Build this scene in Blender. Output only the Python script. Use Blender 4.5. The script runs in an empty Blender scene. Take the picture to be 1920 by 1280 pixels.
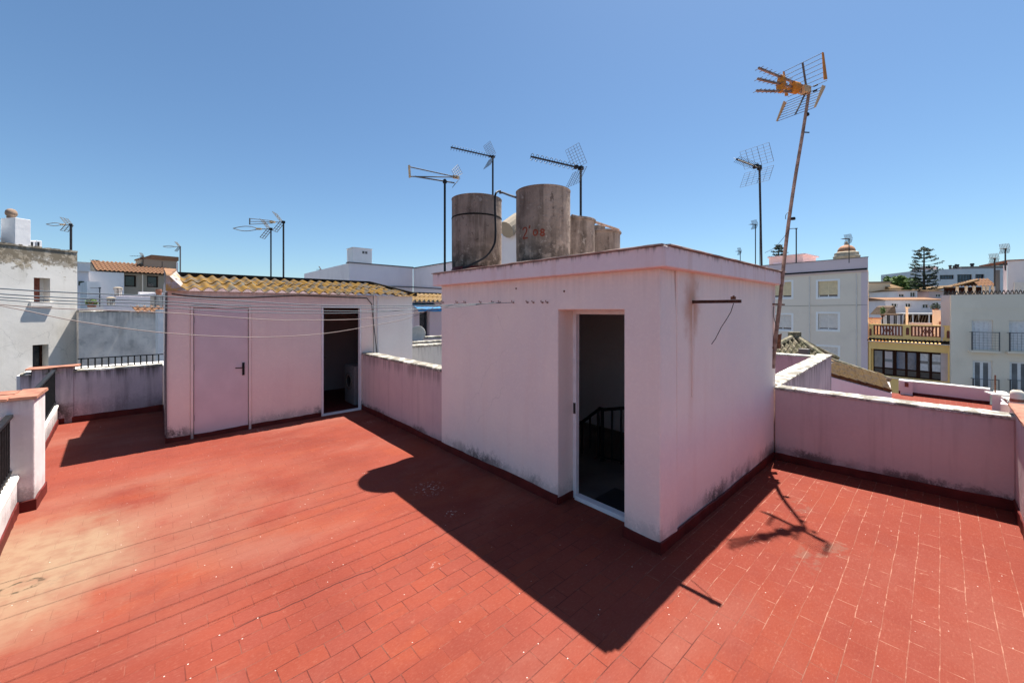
import bpy, bmesh, math, random
from math import sin, cos, pi, radians as rad, atan2, sqrt
from mathutils import Vector, Matrix
random.seed(7)
SC = bpy.context.scene
COL = SC.collection
# ---------------------------------------------------------------- camera geometry (survey of the photograph)
FP, CX, HY, EYE = 733.0, 960.0, 580.0, 2.1
_th = atan2(1762 - 960, FP)
FW = Vector((cos(_th), sin(_th), 0)); RT = Vector((sin(_th), -cos(_th), 0))
def ray(px): return FW + RT * ((px - CX) / FP)
def at(px, py, D):
    p = ray(px) * D; return Vector((p.x, p.y, EYE - (py - HY) / FP * D))
def onx(px, py, x): return at(px, py, x / ray(px).x)
def ony(px, py, y): return at(px, py, y / ray(px).y)
def gz(px, py, z=0.0): return at(px, py, FP * (EYE - z) / (py - HY))
def hdir(a): return FW * cos(rad(a)) + RT * sin(rad(a))

# ---------------------------------------------------------------- mesh builder
class MB:
    def __init__(s): s.v = []; s.f = []
    def add(s, vs, fs):
        n = len(s.v); s.v += [Vector(p) for p in vs]; s.f += [tuple(i + n for i in f) for f in fs]; return s
    def quad(s, a, b, c, d): return s.add([a, b, c, d], [(0, 1, 2, 3)])
    def poly(s, pts): return s.add(pts, [tuple(range(len(pts)))])
    def box(s, x0, x1, y0, y1, z0, z1):
        return s.add([(x0, y0, z0), (x1, y0, z0), (x1, y1, z0), (x0, y1, z0), (x0, y0, z1), (x1, y0, z1), (x1, y1, z1), (x0, y1, z1)],
                     [(3, 2, 1, 0), (4, 5, 6, 7), (0, 1, 5, 4), (1, 2, 6, 5), (2, 3, 7, 6), (3, 0, 4, 7)])
    def prism(s, pts, vec):
        n = len(pts); vec = Vector(vec); a = [Vector(p) for p in pts]; b = [p + vec for p in a]
        return s.add(a + b, [tuple(range(n))[::-1], tuple(range(n, 2 * n))] + [(i, (i + 1) % n, n + (i + 1) % n, n + i) for i in range(n)])
    def hexa(s, lo, hi):
        return s.add(list(lo) + list(hi), [(3, 2, 1, 0), (4, 5, 6, 7), (0, 1, 5, 4), (1, 2, 6, 5), (2, 3, 7, 6), (3, 0, 4, 7)])
    def bar(s, p, q, w, h=None, up=(0, 0, 1)):
        h = h or w; p = Vector(p); q = Vector(q); d = (q - p).normalized(); up = Vector(up)
        if abs(d.dot(up)) > .98: up = Vector((1, 0, 0))
        a = d.cross(up).normalized() * (w / 2); b = a.cross(d).normalized() * (h / 2)
        return s.hexa([p - a - b, p + a - b, p + a + b, p - a + b], [q - a - b, q + a - b, q + a + b, q - a + b])
    def tube(s, pts, r, n=6, r2=None):
        pts = [Vector(p) for p in pts]; m = len(pts); vs = []; ref = None
        for i, p in enumerate(pts):
            d = (pts[min(i + 1, m - 1)] - pts[max(i - 1, 0)]).normalized()
            if ref is None: ref = Vector((0, 0, 1)) if abs(d.z) < .9 else Vector((1, 0, 0))
            a = (ref - d * ref.dot(d)).normalized(); b = d.cross(a); ref = a
            rr = r if r2 is None else r + (r2 - r) * i / (m - 1)
            for k in range(n):
                t = 2 * pi * k / n; vs.append(p + a * (cos(t) * rr) + b * (sin(t) * rr))
        fs = [tuple(range(n))[::-1], tuple(range((m - 1) * n, m * n))]
        for i in range(m - 1):
            for k in range(n): fs.append((i * n + k, i * n + (k + 1) % n, (i + 1) * n + (k + 1) % n, (i + 1) * n + k))
        return s.add(vs, fs)
    def lathe(s, c, prof, n=32):
        c = Vector(c); vs = []; fs = []; m = len(prof)
        for r, z in prof:
            for k in range(n):
                t = 2 * pi * k / n; vs.append(c + Vector((cos(t) * r, sin(t) * r, z)))
        for i in range(m - 1):
            for k in range(n): fs.append((i * n + k, i * n + (k + 1) % n, (i + 1) * n + (k + 1) % n, (i + 1) * n + k))
        fs += [tuple(range(n))[::-1], tuple(range((m - 1) * n, m * n))]
        return s.add(vs, fs)
    def wall(s, p0, p1, z0, z1, th, holes=(), cap=True):
        """vertical wall p0->p1 (seen front face on the right-hand side), thickness towards the left normal; holes (s0,s1,z0,z1)"""
        p0 = Vector((p0[0], p0[1], 0)); p1 = Vector((p1[0], p1[1], 0)); L = (p1 - p0).length; t = (p1 - p0) / L; n = Vector((-t.y, t.x, 0)) * th
        S = sorted({0, L} | {h[0] for h in holes} | {h[1] for h in holes}); Z = sorted({z0, z1} | {h[2] for h in holes} | {h[3] for h in holes})
        def solid(i, j):
            if i < 0 or j < 0 or i >= len(S) - 1 or j >= len(Z) - 1: return False
            a = (S[i] + S[i + 1]) / 2; b = (Z[j] + Z[j + 1]) / 2
            return not any(h[0] < a < h[1] and h[2] < b < h[3] for h in holes)
        P = lambda a, b, k: p0 + t * a + n * k + Vector((0, 0, b))
        for i in range(len(S) - 1):
            for j in range(len(Z) - 1):
                if not solid(i, j): continue
                a, b, c, d = S[i], S[i + 1], Z[j], Z[j + 1]
                s.quad(P(a, c, 0), P(b, c, 0), P(b, d, 0), P(a, d, 0)); s.quad(P(b, c, 1), P(a, c, 1), P(a, d, 1), P(b, d, 1))
                if not solid(i - 1, j): s.quad(P(a, c, 1), P(a, c, 0), P(a, d, 0), P(a, d, 1))
                if not solid(i + 1, j): s.quad(P(b, c, 0), P(b, c, 1), P(b, d, 1), P(b, d, 0))
                if not solid(i, j - 1): s.quad(P(a, c, 0), P(a, c, 1), P(b, c, 1), P(b, c, 0))
                if not solid(i, j + 1): s.quad(P(a, d, 0), P(b, d, 0), P(b, d, 1), P(a, d, 1))
        return s
    def strip(s, p0, p1, th, a0, a1, b0, b1, jit=.006):
        """low skirting along p0->p1 (z a0..a1 at p0, b0..b1 at p1), th towards the right-hand side, with a slightly wandering top edge"""
        p0 = Vector((p0[0], p0[1], 0)); p1 = Vector((p1[0], p1[1], 0)); Ln = (p1 - p0).length; t = (p1 - p0) / Ln; n = Vector((t.y, -t.x, 0)); m = max(1, int(Ln / .09)); vs = []
        w1, w2 = random.uniform(0, 6), random.uniform(0, 6)
        for i in range(m + 1):
            f = i / m; p = p0 + (p1 - p0) * f; zb = a0 + (b0 - a0) * f; zt = a1 + (b1 - a1) * f + (jit * (sin(w1 + f * Ln * 2.1) + .7 * sin(w2 + f * Ln * 5.3)) + random.uniform(-jit, jit) * .5 if 0 < i < m else 0); o = n * (th * (1 + (random.uniform(-.25, .25) if 0 < i < m else 0))); z0 = Vector((0, 0, zb)); z1 = Vector((0, 0, zt))
            vs += [p + z0, p + o + z0, p + o + z1 - Vector((0, 0, .006)), p + o * .5 + z1, p + z1]
        fs = [(0, 1, 2, 3, 4)[::-1], tuple(range(5 * m, 5 * m + 5))]
        for i in range(m):
            for k in range(5): fs.append((5 * i + k, 5 * i + (k + 1) % 5, 5 * i + 5 + (k + 1) % 5, 5 * i + 5 + k))
        return s.add(vs, fs)
    def coping(s, p0, p1, w, h, seg=.12, jit=.006):
        """uneven rendered capping from p0 to p1 (centre line of its underside)"""
        p0 = Vector(p0); p1 = Vector(p1); L = (p1 - p0).length; t = (p1 - p0) / L; n = Vector((-t.y, t.x, 0)).normalized() * (w / 2); m = max(2, int(L / seg)); vs = []
        for i in range(m + 1):
            c = p0 + t * (L * i / m); j = lambda: random.uniform(-jit, jit); u = Vector((0, 0, h)); ch = h * .25
            vs += [c - n * (1 + j() / w), c - n * (1 + j() * 2 / w) + u * .75 + Vector((0, 0, j())), c - n * .9 + u + Vector((0, 0, j())), c + n * .9 + u + Vector((0, 0, j())), c + n * (1 + j() * 2 / w) + u * .75 + Vector((0, 0, j())), c + n]
        fs = [(0, 1, 2, 3, 4, 5)[::-1], tuple(range(6 * m, 6 * m + 6))]
        for i in range(m):
            for k in range(6): fs.append((6 * i + k, 6 * i + (k + 1) % 6, 6 * i + 6 + (k + 1) % 6, 6 * i + 6 + k))
        return s.add(vs, fs)
    def corr(s, o, ux, uy, n, wl, amp, L, rows=1, step=.02, th=.012, seg=8, clip0=None, clip1=None, up=(0, 0, 1)):
        """sheet of n waves along ux, running L along uy from o, in rows each lapping over the one below; clip0/1(u)->range along uy"""
        o = Vector(o); ux = Vector(ux).normalized(); uy = Vector(uy).normalized(); up = ux.cross(uy).normalized()
        if up.z < 0: up = -up
        m = n * seg
        for r in range(rows):
            vs = []; fs = []; a0, a1 = L * r / rows, L * (r + 1) / rows + (L / rows * .12 if r < rows - 1 else 0)
            for i in range(m + 1):
                u = wl * i / seg; h = amp * cos(2 * pi * i / seg); lo, hi = a0, a1
                if clip0: lo = max(lo, clip0(u)); hi = max(hi, lo)
                if clip1: hi = min(hi, clip1(u)); lo = min(lo, hi)
                for y, dz in ((lo, step), (hi, 0)):
                    p = o + ux * u + uy * y + up * (h + (dz if rows > 1 else 0)); vs += [p, p - up * th]
            for i in range(m):
                b = 4 * i; fs += [(b, b + 4, b + 6, b + 2), (b + 1, b + 3, b + 7, b + 5), (b, b + 1, b + 5, b + 4), (b + 2, b + 6, b + 7, b + 3)]
            s.add(vs, fs)
        return s
    def build(s, name, mat, parent=None, smooth=False, local=False, bevel=0):
        me = bpy.data.meshes.new(name); vs = s.v
        if parent is not None:
            M = WM[parent.name] if not local else None
            if M is not None: Mi = M.inverted(); vs = [Mi @ v for v in vs]
            org = None
        else:
            lo = Vector((min(v.x for v in vs), min(v.y for v in vs), min(v.z for v in vs))); hi = Vector((max(v.x for v in vs), max(v.y for v in vs), 0))
            org = Vector(((lo.x + hi.x) / 2, (lo.y + hi.y) / 2, lo.z)); vs = [v - org for v in vs]
        me.from_pydata([tuple(v) for v in vs], [], s.f); me.update()
        bm = bmesh.new(); bm.from_mesh(me)
        bmesh.ops.remove_doubles(bm, verts=bm.verts, dist=1e-5); bmesh.ops.recalc_face_normals(bm, faces=bm.faces); bm.to_mesh(me); bm.free()
        me.materials.append(M_[mat] if isinstance(mat, str) else mat)
        if smooth:
            for p in me.polygons: p.use_smooth = True
        o = bpy.data.objects.new(name, me); COL.objects.link(o)
        if parent is not None: o.parent = parent; WM[o.name] = WM[parent.name]
        else: o.location = org; WM[o.name] = Matrix.Translation(org)
        if smooth == 'auto': me.set_sharp_from_angle(angle=rad(38))
        if bevel:
            b = o.modifiers.new('bevel', 'BEVEL'); b.width = bevel; b.segments = 2; b.limit_method = 'ANGLE'
        return o
WM = {}
def tag(o, label, cat, group=None):
    o['label'] = label; o['category'] = cat
    if group: o['group'] = group
    return o
def thing(name, label, cat, loc=(0, 0, 0), rotz=0, group=None):
    o = bpy.data.objects.new(name, None); COL.objects.link(o); o.location = loc; o.rotation_euler = (0, 0, rotz); o.empty_display_size = .2
    WM[o.name] = Matrix.Translation(Vector(loc)) @ Matrix.Rotation(rotz, 4, 'Z')
    return tag(o, label, cat, group)
def copy_thing(src, loc, label=None, rotz=None):
    r = src.copy(); COL.objects.link(r); r.location = loc
    if rotz is not None: r.rotation_euler = (0, 0, rotz)
    if label: r['label'] = label
    for ch in list(src.children):
        c = ch.copy(); COL.objects.link(c); c.parent = r
        for g in list(ch.children):
            d = g.copy(); COL.objects.link(d); d.parent = c
    return r
def structure(o): o['kind'] = 'structure'; return o

# ---------------------------------------------------------------- materials
M_ = {}
class N:
    def __init__(s, name):
        s.m = bpy.data.materials.new(name); s.m.use_nodes = True; s.t = s.m.node_tree; s.b = s.t.nodes['Principled BSDF']
        g = s.t.nodes.new('ShaderNodeNewGeometry'); s.pos = g.outputs['Position']; M_[name] = s.m
        s.nrm = g.outputs['Normal']
    def n(s, typ, **k):
        x = s.t.nodes.new(typ)
        for a, b in k.items(): setattr(x, a, b)
        return x
    def link(s, a, inp):
        if hasattr(a, 'is_output'): s.t.links.new(a, inp)
        else:
            if isinstance(a, (tuple, list)) and len(a) == 3 and inp.type == 'RGBA': a = (*a, 1)
            inp.default_value = a
    def mp(s, v, scale=(1, 1, 1), loc=(0, 0, 0), rot=(0, 0, 0)):
        x = s.n('ShaderNodeMapping'); s.link(v, x.inputs[0]); x.inputs['Scale'].default_value = scale; x.inputs['Location'].default_value = loc; x.inputs['Rotation'].default_value = rot; return x.outputs[0]
    def noise(s, scale, detail=4, v=None, rough=.55, col=False, dist=0):
        x = s.n('ShaderNodeTexNoise'); s.link(v or s.pos, x.inputs['Vector']); x.inputs['Scale'].default_value = scale; x.inputs['Detail'].default_value = detail; x.inputs['Roughness'].default_value = rough; x.inputs['Distortion'].default_value = dist
        return x.outputs['Color' if col else 'Fac']
    def vor(s, scale, v=None, feature='F1', rnd=1.0):
        x = s.n('ShaderNodeTexVoronoi', feature=feature); s.link(v or s.pos, x.inputs['Vector']); x.inputs['Scale'].default_value = scale; x.inputs['Randomness'].default_value = rnd; return x
    def ss(s, v, a, b, lo=0., hi=1.):
        x = s.n('ShaderNodeMapRange', interpolation_type='SMOOTHSTEP'); s.link(v, x.inputs['Value'])
        for k, q in zip(('From Min', 'From Max', 'To Min', 'To Max'), (a, b, lo, hi)): s.link(q, x.inputs[k])
        return x.outputs[0]
    def ma(s, op, a, b=0., c=None, clamp=False):
        x = s.n('ShaderNodeMath', operation=op, use_clamp=clamp); s.link(a, x.inputs[0]); s.link(b, x.inputs[1])
        if c is not None: s.link(c, x.inputs[2])
        return x.outputs[0]
    def mix(s, f, a, b, mode='MIX'):
        x = s.n('ShaderNodeMix', data_type='RGBA', blend_type=mode); s.link(f, x.inputs[0]); s.link(a, x.inputs[6]); s.link(b, x.inputs[7]); return x.outputs[2]
    def sep(s, v=None):
        x = s.n('ShaderNodeSeparateXYZ'); s.link(v or s.pos, x.inputs[0]); return x.outputs
    def vadd(s, a, b):
        x = s.n('ShaderNodeVectorMath', operation='ADD'); s.link(a, x.inputs[0]); s.link(b, x.inputs[1]); return x.outputs[0]
    def vscale(s, a, k):
        x = s.n('ShaderNodeVectorMath', operation='SCALE'); s.link(a, x.inputs[0]); x.inputs['Scale'].default_value = k; return x.outputs[0]
    def dist(s, a, b):
        x = s.n('ShaderNodeVectorMath', operation='DISTANCE'); s.link(a, x.inputs[0]); s.link(b, x.inputs[1]); return x.outputs['Value']
    def fin(s, col, rough=.85, bump=None, bstr=.3, bdist=.01, spec=.3, metal=0.):
        s.link(col, s.b.inputs['Base Color']); s.link(rough, s.b.inputs['Roughness']); s.b.inputs['Specular IOR Level'].default_value = spec; s.b.inputs['Metallic'].default_value = metal
        if bump is not None:
            x = s.n('ShaderNodeBump'); x.inputs['Strength'].default_value = bstr; x.inputs['Distance'].default_value = bdist; s.link(bump, x.inputs['Height']); s.t.links.new(x.outputs[0], s.b.inputs['Normal'])
        return s.m
def sc(c, k): return tuple(min(1, x * k) for x in c)

def simple(name, c, rough=.7, var=.12, scale=8, metal=0, spec=.2):
    k = N(name); f = k.ss(k.noise(scale, 5), .3, .7); return k.fin(k.mix(f, sc(c, 1 - var), sc(c, 1 + var)), rough, spec=spec, metal=metal)
def plaster(name, c, alt=None, streak=(.3, .25, .22), samt=.35, mold=None, mtop=None, rough=.9, bump=.35, big=1.1, cracks=0., peel=None, sscale=5, rust=(), blotch=0.):
    """painted render: mottling, vertical run stains, mould near the base (z0,z1,amount) and under copings (z,fall,amount), peeled patches"""
    k = N(name); x, y, z = k.sep(); alt = alt or sc(c, .86)
    col = k.mix(k.ss(k.noise(big, 5), .35, .68), c, alt)
    fine = k.noise(28, 4); col = k.mix(k.ss(fine, .45, .75, 0, .25), col, sc(c, 1.12))
    st = k.noise(1, 4, k.mp(k.pos, (sscale, sscale, .45)), .6); stm = k.ss(st, .5, .74, 0, samt)
    col = k.mix(stm, col, streak)
    if peel:
        pc, pa, pz0, pz1 = peel
        pn = k.noise(2.8, 9, None, .72); th = k.ss(z, pz0, pz1, .76, .37); pm = k.ma('MULTIPLY', k.ss(k.ma('SUBTRACT', pn, th), 0, .04), pa); col = k.mix(pm, col, k.mix(k.ss(k.noise(1.2, 3), .45, .6), pc, (.30, .27, .23)))
        pn2 = k.noise(5, 8, None, .7); col = k.mix(k.ma('MULTIPLY', k.ss(k.ma('SUBTRACT', pn2, th), .04, .12), .8), col, sc(pc, .45))
    if mold:
        for (z0, z1, amt) in mold:
            e = k.ss(z, z0, z1, 1, 0); nz = k.noise(7, 8, k.mp(k.pos, (1, 1, .6)), .72); big_n = k.ss(k.noise(1.3, 3), .42, .62)
            nz = k.ma('ADD', k.ma('MULTIPLY', nz, .6), k.ma('MULTIPLY', k.noise(46, 7, None, .75), .42)); m = k.ma('MULTIPLY', k.ss(k.ma('ADD', nz, k.ma('MULTIPLY', e, .32)), .66, .84), k.ma('MULTIPLY', e, k.ma('MULTIPLY_ADD', big_n, .8, .35))); col = k.mix(k.ma('MULTIPLY', m, amt), col, (.035, .03, .028))
    if mtop:
        zt, fall, amt = mtop
        e = k.ss(z, zt - fall, zt, 0, 1); s2 = k.noise(1, 5, k.mp(k.pos, (14, 14, .5)), .65); m = k.ma('MULTIPLY', k.ss(k.ma('ADD', s2, k.ma('MULTIPLY', e, .22)), .56, .82), e); col = k.mix(k.ma('MULTIPLY', m, amt), col, (.06, .05, .045))
    if cracks:
        v = k.vor(.9, k.vadd(k.pos, k.vscale(k.noise(3, 5, col=True), .35)), 'DISTANCE_TO_EDGE').outputs['Distance']
        cm = k.ma('MULTIPLY', k.ss(v, .002, .006, 1, 0), k.ss(k.noise(.9, 2), .5, .58)); col = k.mix(k.ma('MULTIPLY', cm, cracks), col, sc(c, .45))
    if blotch:
        b1 = k.noise(3.5, 8, None, .7); col = k.mix(k.ss(b1, .52, .66, 0, blotch), col, sc(c, .42))
    for rp in rust:
        q = k.ma('ADD', k.dist(k.mp(k.pos, (1, 1, .62), (0, 0, rp[2] * .38)), rp), k.ma('MULTIPLY', k.ma('SUBTRACT', k.noise(9, 6), .5), .22)); col = k.mix(k.ss(q, .02, .26, .75, 0), col, (.55, .27, .16))
        dx = k.ma('ABSOLUTE', k.ma('ADD', k.ma('SUBTRACT', x, rp[0]), k.ma('MULTIPLY', k.ma('SUBTRACT', k.noise(3, 3, k.mp(k.pos, (1, 1, .7))), .5), .10))); dm = k.ma('MULTIPLY', k.ss(dx, .01, .09, 1, 0), k.ma('MULTIPLY', k.ss(z, .5, 2.0), k.ss(y, 1.75, 1.65))); col = k.mix(k.ma('MULTIPLY', dm, .5), col, (.66, .40, .28))
    h = k.ma('ADD', k.noise(5, 4), k.ma('MULTIPLY', k.noise(60, 4), .22))
    return k.fin(col, rough, h, bump, .02, spec=.2)

def floor_paint():
    k = N('red_floor_paint'); x, y, z = k.sep()
    wob = k.vscale(k.vadd(k.noise(1.6, 3, col=True), (-.5, -.5, -.5)), .03); P = k.vadd(k.pos, wob)
    def brick(w, h, mort, off=.5, loc=(0, 0, 0)):
        b = k.n('ShaderNodeTexBrick', offset=off); k.link(k.mp(P, loc=loc), b.inputs['Vector'])
        b.inputs['Color1'].default_value = (0, 0, 0, 1); b.inputs['Color2'].default_value = (1, 1, 1, 1); b.inputs['Mortar'].default_value = (.5, .5, .5, 1)
        b.inputs['Scale'].default_value = 1; b.inputs['Mortar Size'].default_value = mort; b.inputs['Mortar Smooth'].default_value = .35; b.inputs['Brick Width'].default_value = w; b.inputs['Row Height'].default_value = h
        return b.outputs['Color'], b.outputs['Fac']
    tile, joint = brick(.262, .131, .0036)
    _, rows = brick(60., .131, .0036)
    far = k.ss(y, 2.6, 3.6)
    # rows only: long joints along x
    col = k.mix(k.ss(k.noise(.9, 5), .35, .65), (.170, .034, .022), (.215, .047, .030))
    col = k.mix(k.ma('MULTIPLY', k.ss(tile, .35, .95), k.ma('MULTIPLY_ADD', far, -.18, .30)), col, (.245, .050, .024)); col = k.mix(k.ma('MULTIPLY', k.ss(tile, .5, .1), .18), col, (.185, .046, .036))
    col = k.mix(k.ss(k.noise(.8, 5, k.mp(k.pos, (.7, 1.2, 1), (5, 2, 0)), .6), .52, .68, 0, .55), col, (.255, .055, .025))
    col = k.mix(k.ss(k.noise(2.6, 7, k.mp(k.pos, (.6, 1.3, 1), (1, 7, 0)), .68), .56, .72, 0, .45), col, (.135, .036, .028))
    fade = k.ss(k.noise(.55, 6, k.mp(k.pos, (.7, 1.3, 1)), .62), .47, .70)
    col = k.mix(k.ma('MULTIPLY', fade, .65), col, (.25, .095, .070))
    wear = k.ss(k.noise(3.4, 9, k.mp(k.pos, (.45, 1.6, 1)), .74), .60, .74)
    col = k.mix(k.ma('MULTIPLY', wear, .45), col, (.29, .145, .10))
    scr = k.ss(k.noise(9, 6, k.mp(k.pos, (.22, 2.4, 1)), .7), .66, .72)
    col = k.mix(k.ma('MULTIPLY', scr, .35), col, (.30, .16, .12))
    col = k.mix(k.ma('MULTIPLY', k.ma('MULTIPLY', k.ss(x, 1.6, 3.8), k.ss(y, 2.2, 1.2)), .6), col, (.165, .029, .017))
    gr = k.noise(75, 4, k.mp(k.pos, (.5, 1.2, 1)), .7); col = k.mix(k.ss(gr, .50, .74, 0, .28), col, (.29, .12, .085)); col = k.mix(k.ss(gr, .46, .30, 0, .30), col, (.12, .026, .018))
    dirt = k.ma('MULTIPLY', k.ss(joint, .0, .6), k.ss(k.noise(4, 5), .45, .6)); wide = k.ss(k.noise(16, 6, None, .7), .60, .70); col = k.mix(k.ma('MULTIPLY', wide, .35), col, (.30, .13, .09))
    veil = k.ss(k.dist(k.mp(P, (1 / 2.6, 1 / 2.0, 0), (.5 / 2.6, -5.2 / 2.0, 0)), (0, 0, 0)), .2, 1.1, .5, 0); col = k.mix(k.ma('MULTIPLY', veil, k.ss(k.noise(1.4, 6, None, .6), .3, .6)), col, (.255, .125, .085))
    # sun-bleached tan patch by the left parapet
    dd = k.dist(k.mp(P, (1 / .80, 1 / 1.2, 0), (.80 / .80, -4.95 / 1.2, 0)), (0, 0, 0)); dd = k.ma('ADD', dd, k.ma('MULTIPLY', k.ma('SUBTRACT', k.noise(2.2, 6, None, .65), .5), .8))
    tan = k.ss(dd, .35, 1.15, 1, 0); col = k.mix(k.ma('MULTIPLY', tan, .85), col, k.mix(k.ss(k.noise(9, 5), .4, .65), (.265, .185, .120), (.235, .145, .095)))
    # joints: dark to the left, worn pale to the right of the stair house
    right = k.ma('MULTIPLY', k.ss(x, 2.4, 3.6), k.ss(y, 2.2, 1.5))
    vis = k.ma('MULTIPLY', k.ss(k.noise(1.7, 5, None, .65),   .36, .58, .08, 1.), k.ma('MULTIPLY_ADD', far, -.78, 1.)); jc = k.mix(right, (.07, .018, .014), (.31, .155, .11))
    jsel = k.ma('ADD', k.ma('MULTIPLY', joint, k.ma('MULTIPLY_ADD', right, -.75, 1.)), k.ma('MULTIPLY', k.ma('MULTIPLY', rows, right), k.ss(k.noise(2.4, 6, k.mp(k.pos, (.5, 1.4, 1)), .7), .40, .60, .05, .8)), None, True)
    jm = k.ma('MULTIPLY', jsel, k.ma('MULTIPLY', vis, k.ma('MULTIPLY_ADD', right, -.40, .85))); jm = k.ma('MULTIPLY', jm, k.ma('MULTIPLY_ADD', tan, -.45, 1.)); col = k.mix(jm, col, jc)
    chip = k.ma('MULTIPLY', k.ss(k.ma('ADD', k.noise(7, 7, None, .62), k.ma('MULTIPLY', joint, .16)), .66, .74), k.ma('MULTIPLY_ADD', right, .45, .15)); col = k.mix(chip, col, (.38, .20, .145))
    # bare cement showing through
    for (cx_, cy_, rx, ry, th) in ((4.15, .74, .42, .16, .50), (4.45, .6, .2, .1, .5), (5.1, 1.02, .3, .14, .54), (-.62, 4.62, .30, .12, .56), (.9, 7.6, .5, .2, .58), (1.7, 6.9, .4, .16, .6)):
        d2 = k.ss(k.dist(k.mp(k.pos, (1 / rx, 1 / ry, 0), (-cx_ / rx, -cy_ / ry, 0)), (0, 0, 0)), .3, 1.1, 1, 0)
        m = k.ma('MULTIPLY', d2, k.ss(k.noise(7, 6, None, .65), th, th + .08)); col = k.mix(k.ma('MULTIPLY', m, .38), col, (.15, .105, .08))
    rd = k.dist(k.mp(k.pos, (1 / .115, 1 / .075, 0), (.755 / .115, -4.70 / .075, 0)), (0, 0, 0)); rd = k.ma('ABSOLUTE', k.ma('SUBTRACT', k.ma('ADD', rd, k.ma('MULTIPLY', k.ma('SUBTRACT', k.noise(14, 5), .5), .7)), 1.)); col = k.mix(k.ma('MULTIPLY', k.ss(rd, .10, .24, 1, 0), k.ss(k.noise(20, 4), .42, .55, .15, .85)), col, (.06, .045, .03))
    # crack where two lifts of paving meet
    yy = k.ma('ADD', y, k.ma('MULTIPLY', k.ma('SUBTRACT', k.noise(1.1, 6, k.mp(k.pos, (1, 0, 0))), .5), .22))
    cr = k.ma('MULTIPLY', k.ss(k.ma('ABSOLUTE', k.ma('SUBTRACT', yy, 3.12)), .003, .009, 1, 0), k.ma('MULTIPLY', k.ss(x, .2, .5), k.ss(x, 2.6, 2.1))); col = k.mix(k.ma('MULTIPLY', cr, .8), col, (.045, .014, .012))
    # droppings and flecks
    for scl, r, thr in ((3.1, .035, .72), (7.5, .028, .6), (19, .09, .8)):
        v = k.vor(scl, k.vadd(k.pos, k.vscale(k.noise(30, 3, col=True), .012))); rc = k.sep(v.outputs['Color'])
        m = k.ma('MULTIPLY', k.ss(v.outputs['Distance'], r * .6, r, 1, 0), k.ss(rc[0], thr, thr + .02)); m = k.ma('MULTIPLY', m, k.ss(k.noise(45, 3), .38, .5)); col = k.mix(k.ma('MULTIPLY', m, .75), col, (.75, .66, .60))
    for (cx_, cy_, r) in ((2.38, 4.05, .26), (1.71, 2.78, .07), (2.95, 7.2, .16), (.6, 9.3, .2), (1.35, 8.0, .2), (2.25, 3.4, .1)):
        d2 = k.ss(k.dist(k.mp(k.pos, (1 / r, 1 / r, 0), (-cx_ / r, -cy_ / r, 0)), (0, 0, 0)), .2, 1., 1, 0); m = k.ma('MULTIPLY', d2, k.ss(k.noise(26, 4, None, .6), .56, .62)); col = k.mix(k.ma('MULTIPLY', m, .55), col, (.60, .54, .50))
    col = k.mix(1., col, (1.0, .97, .93), 'MULTIPLY')
    h = k.ma('ADD', k.ma('MULTIPLY', joint, -1.), k.ma('ADD', k.ma('MULTIPLY', k.noise(14, 6), .8), k.ma('MULTIPLY', k.noise(2.5, 3), 2.))); h = k.ma('ADD', h, k.ma('MULTIPLY', k.noise(90, 3), .25))
    return k.fin(col, k.ma('MULTIPLY_ADD', k.noise(6, 3), .25, .66), h, .4, .006, spec=.12)
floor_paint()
simple('red_base_paint', (.11, .016, .013), .6, .25, 5)
PINK = (.91, .785, .695)
plaster('pink_render', PINK, (.84, .73, .67), (.80, .62, .53), .22, mold=[(.08, .42, .75)], mtop=(2.5, .5, .1), cracks=.22, rust=((3.82, 1.62, 2.13),))
plaster('pink_fascia', (.86, .74, .72), (.82, .68, .68), (.62, .42, .34), .40, mtop=(2.66, .12, .85), cracks=.3)
plaster('pink_shed_render', (.86, .725, .645), (.81, .67, .61), (.70, .53, .48), .22, mold=[(.06, .42, .95)], mtop=(2.45, .35, .2))
plaster('pink_parapet_render', (.62, .48, .46), (.55, .42, .42), (.40, .29, .28), .40, mold=[(.08, .3, .7)], mtop=(1.1, .3, .45), sscale=9)
plaster('mauve_parapet_render', (.62, .52, .55), (.5, .42, .46), (.2, .17, .17), .5, mold=[(.08, .85, .9)], mtop=(1.0, .45, .95))
plaster('white_parapet_render', (.72, .66, .64), (.62, .56, .55), (.4, .34, .3), .35, mold=[(.1, .5, .5)], mtop=(1.2, .3, .3))
plaster('coping_render', (.80, .77, .70), (.70, .66, .58), (.35, .3, .22), .3, peel=((.30, .26, .20), .55, 0, 1.3), bump=.5)
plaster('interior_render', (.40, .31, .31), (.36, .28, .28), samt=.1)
plaster('stair_interior_render', (.80, .76, .74), (.74, .70, .68), samt=.1)
plaster('terrazzo', (.09, .078, .068), (.16, .14, .12), samt=0)
plaster('old_white_render', (.75, .71, .65), (.64, .60, .54), (.45, .41, .34), .45, peel=((.36, .29, .20),   .85, 2.6, 4.1), big=.6, bump=.2, sscale=2, cracks=.55)
plaster('old_grey_render', (.90, .79, .68), (.62, .54, .47), (.30, .265, .23), .35, mtop=(2.1, .9, .35), big=1.5, bump=.4, sscale=2.5, blotch=.5)
plaster('white_wall', (.78, .77, .76), (.72, .70, .70), samt=.15, sscale=1)
plaster('lilac_white_wall', (.80, .74, .74), (.76, .70, .71), samt=.1, sscale=1)
plaster('mid_white_render', (.88, .84, .78), (.83, .79, .73), (.7, .64, .58), .2, sscale=3)
plaster('stained_grey_parapet', (.70, .66, .60), (.60, .56, .51), (.22, .2, .18), .65, mtop=(1.6, 1.2, .8), sscale=5)
plaster('stained_blue_parapet', (.62, .58, .56), (.48, .45, .45), (.16, .145, .14), .75, mtop=(1.2, 1.0, .9), sscale=6)
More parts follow.
